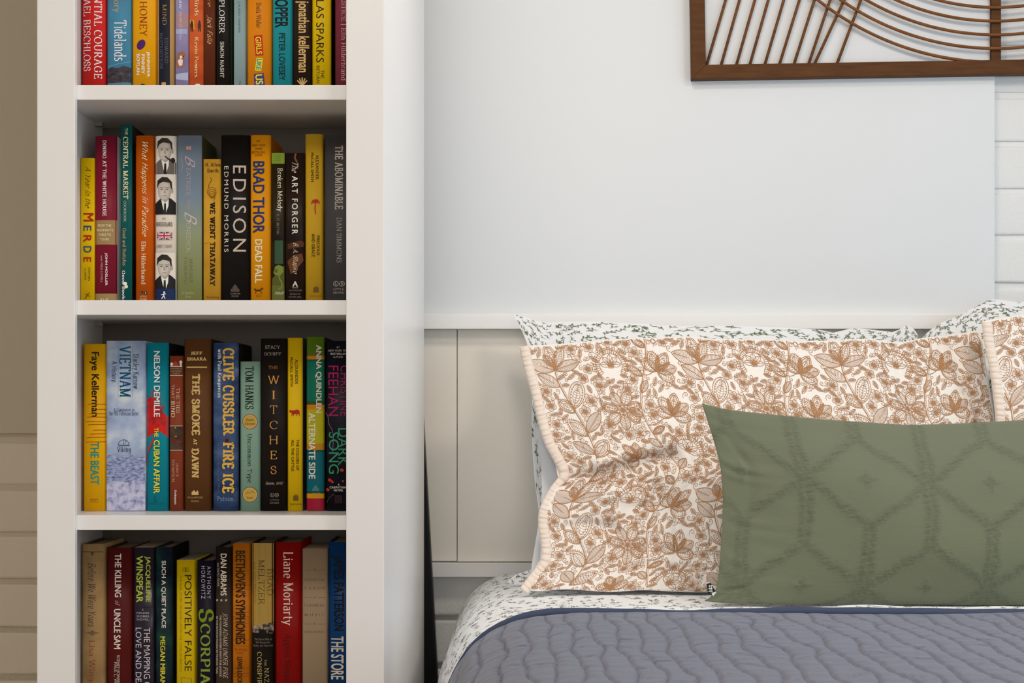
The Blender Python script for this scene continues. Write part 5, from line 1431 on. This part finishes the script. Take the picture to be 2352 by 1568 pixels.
# ------------------------------------------------------------------ bed linen
prof = np.array([(2.10, .690), (1.2, .690), (.6, .690), (.2, .690), (.09, .690), (.03, .687), (-.02, .680), (-.06, .664), (-.09, .638), (-.112, .600), (-.128, .555), (-.139, .50), (-.145, .42), (-.150, .30), (-.152, .14), (-.153, .02)])
pl = smooth_line([tuple(p) for p in prof])
PD = np.vstack([pl(np.linspace(0, 1, 3000))])
PS = np.r_[0, np.cumsum(np.hypot(*np.diff(PD, axis=0).T))]
PT = PS[-1]
def bed_section(s):
    """point and outward normal of the bed's cross-section at arc length s from the right"""
    x, z = np.interp(s, PS, PD[:, 0]), np.interp(s, PS, PD[:, 1])
    h = 0.004
    dx = np.interp(np.clip(s + h, 0, PT), PS, PD[:, 0]) - np.interp(np.clip(s - h, 0, PT), PS, PD[:, 0])
    dz_ = np.interp(np.clip(s + h, 0, PT), PS, PD[:, 1]) - np.interp(np.clip(s - h, 0, PT), PS, PD[:, 1])
    L = np.hypot(dx, dz_) + 1e-9
    return x, z, dz_ / L * 1.0, -dx / L * 1.0
def on_bed(s, y, lift):
    x, z, nx, nz_ = bed_section(s)
    t = np.clip((2.90 - y) / .42, 0, 1)
    x = x + 0.036 * t * t * (3 - 2 * t) * np.clip((.22 - x) / .26, 0, 1)
    return np.stack([x + nx * lift, y + 0 * x, z + nz_ * lift], -1)
S_EDGE = float(np.interp(-0.02, -PD[:, 0], PS))      # arc length near the shoulder
def sheet_lift(s, y):
    drop = np.clip((s - 2.15) / .3, 0, 1)
    dip = (-0.017 * np.clip((y - 2.73) / .06, 0, 1) + 0.003 * np.clip((y - 2.93) / .06, 0, 1)) * (1 - drop)
    return dip + 0.0022 * wav(s * 1.0, y * 1.0, 51, .35) * (1 - .6 * drop) + 0.0015 * wav(s, y, 61, .11) + drop * 0.003 * np.sin(y * 34 + 2 * np.sin(s * 7))
class SheetSurf:
    def __init__(self, y0, y1): self.y0, self.y1 = y0, y1
    def __call__(self, u, v): 
        s, y = u * PT, self.y0 + v * (self.y1 - self.y0)
        return on_bed(s, y, sheet_lift(s, y))
    def frame(self, u, v, h=0.0015):
        p = self(u, v)
        n = np.cross(self(u, v + h) - self(u, v - h), self(u + h, v) - self(u - h, v))
        return p, n / (np.linalg.norm(n, axis=-1, keepdims=True) + 1e-12)
sh = SheetSurf(1.45, 3.515)
nu, nv = 380, 150
U, Vv = np.meshgrid(np.linspace(0, 1, nu), np.linspace(0, 1, nv), indexing='ij')
A = sh(U, Vv).reshape(-1, 3)
q = grid_quads(nu, nv)[:, ::-1]
# sprigs only where the quilt leaves the sheet bare
K = 1.0 / 0.00082
pr = sprigs(PT * K, 1.07 * K, 15, step=31.0, size=.85)
V = np.array(pr.V)
u_, v_ = V[:, 0] / K / PT, (2.44 + V[:, 1] / K - 1.45) / (3.515 - 1.45)
okp = (u_ > .002) & (u_ < .997) & (v_ < .996)
p, n = sh.frame(np.clip(u_, .002, .998), np.clip(v_, .002, .998))
pr2 = (p + n * 0.0006, [(f, 1) for f in pr.F if all(okp[k] for k in f)])
tag(link('bed_sheet', cloth_mesh('bed_sheet', A, q, [pr2], [cotton, green_ink])), 'white bed sheet with tiny green sprigs draped over the bed under the grey quilt', 'sheet')

# ---- quilt
HEM = 2.53
rq = random.Random(3)
amp = [rq.uniform(.004, .009) for _ in range(90)]
phs = [rq.uniform(0, 6.28) for _ in range(90)]
def quilt_relief(s, y):
    """wandering stitched channels with small puckers across"""
    pitch = 0.034
    kf = s / pitch
    dmin = np.full(np.shape(s), 9.0)
    for dk in (-1, 0, 1, 2):
        k = (np.floor(kf) + dk).astype(int)
        a, ph = np.take(amp, k % 90), np.take(phs, k % 90)
        line = k * pitch + a * (np.abs(np.sin(y * 9 + ph)) * 1.6 - .8) + .3 * a * np.sin(y * 41 + 2 * ph)
        dmin = np.minimum(dmin, np.abs(s - line))
    r = -0.0042 * np.exp(-(dmin / .0019) ** 2) - 0.0008 * np.exp(-(dmin / .008) ** 2)
    ky = y / 0.085 + .35 * np.sin(s * 40)
    cross = np.exp(-(np.abs(np.sin(np.pi * ky)) / .13) ** 2) * np.clip(np.sin(s * 92 + 2.1 * np.floor(ky)) * 1.6, 0, 1)
    r = r - 0.0024 * cross
    return r + 0.0006 * np.sin(y * 150 + 3 * wav(s, y, 71, .09)) + 0.0008 * wav(s, y * .4, 81, .04)
def quilt_lift(s, y):
    e = np.clip((HEM - y) / .03, 0, 1)
    return 0.009 + 0.009 * e ** .6 + quilt_relief(s, y) * np.clip((HEM - .022 - y) / .012, 0, 1) + 0.004 * wav(s, y, 91, .5)
S1 = float(PT - 0.14)
ss = np.r_[np.linspace(0, .9, 120, endpoint=False), np.linspace(.9, PT - .42, 560, endpoint=False), np.linspace(PT - .42, S1, 60)]
yy = np.r_[np.linspace(1.40, 1.95, 60, endpoint=False), np.linspace(1.95, HEM, 180)]
Sg, Yg = np.meshgrid(ss, yy, indexing='ij')
A = on_bed(Sg, Yg, quilt_lift(Sg, Yg)).reshape(-1, 3)
qroot = thing('quilt', 'slate blue grey quilt with stitched wavy channels, spread over the bed', 'quilt', (0.9, 2.0, 0.69))
qo = np.array(qroot.location)
slate = mat('slate_cotton', gain('575c70', 1.0), 0.8, 0.15, bump=(420, 0.25, 0.0007), sheen=0.25)
link('quilt_top', mesh_from('quilt_top', A - qo, grid_quads(len(ss), len(yy))[:, ::-1], [slate], smooth=True), qroot)
# padded binding along the head hem and down the side
navy = mat('binding_cotton', gain('414a60', 1.0), 0.8, 0.15, bump=(500, 0.2, 0.0006))
path = [(s, HEM) for s in np.linspace(0, S1, 200)]
Vb, Fb = [], []
k = 10
for i, (s, y) in enumerate(path):
    sv = np.array([s])
    w = 0.0025 * math.sin(s * 23) + 0.002 * math.sin(s * 61 + 1)
    x, z, nx, nz_ = [float(t[0]) for t in bed_section(sv)]
    tt = min(1, (2.90 - HEM) / .42)
    xsh = 0.036 * tt * tt * (3 - 2 * tt) * min(1, max(0, (.22 - x) / .26))
    lift = float(sheet_lift(sv, np.array([y]))[0]) + 0.0115
    for j in range(k):
        a = 2 * math.pi * j / k
        l2 = lift + 0.0078 * math.sin(a)
        Vb.append((x + nx * l2 + xsh - qo[0], y + w + 0.010 * math.cos(a) - qo[1], z + nz_ * l2 - qo[2]))
for i in range(len(path) - 1):
    for j in range(k): Fb.append((i * k + j, i * k + (j + 1) % k, (i + 1) * k + (j + 1) % k, (i + 1) * k + j))
Fb += [tuple(range(k))[::-1], tuple((len(path) - 1) * k + j for j in range(k))]
bd = link('binding', mesh_from('binding', Vb, Fb, [navy], smooth=True), qroot)
bd['label'] = 'darker blue padded binding'
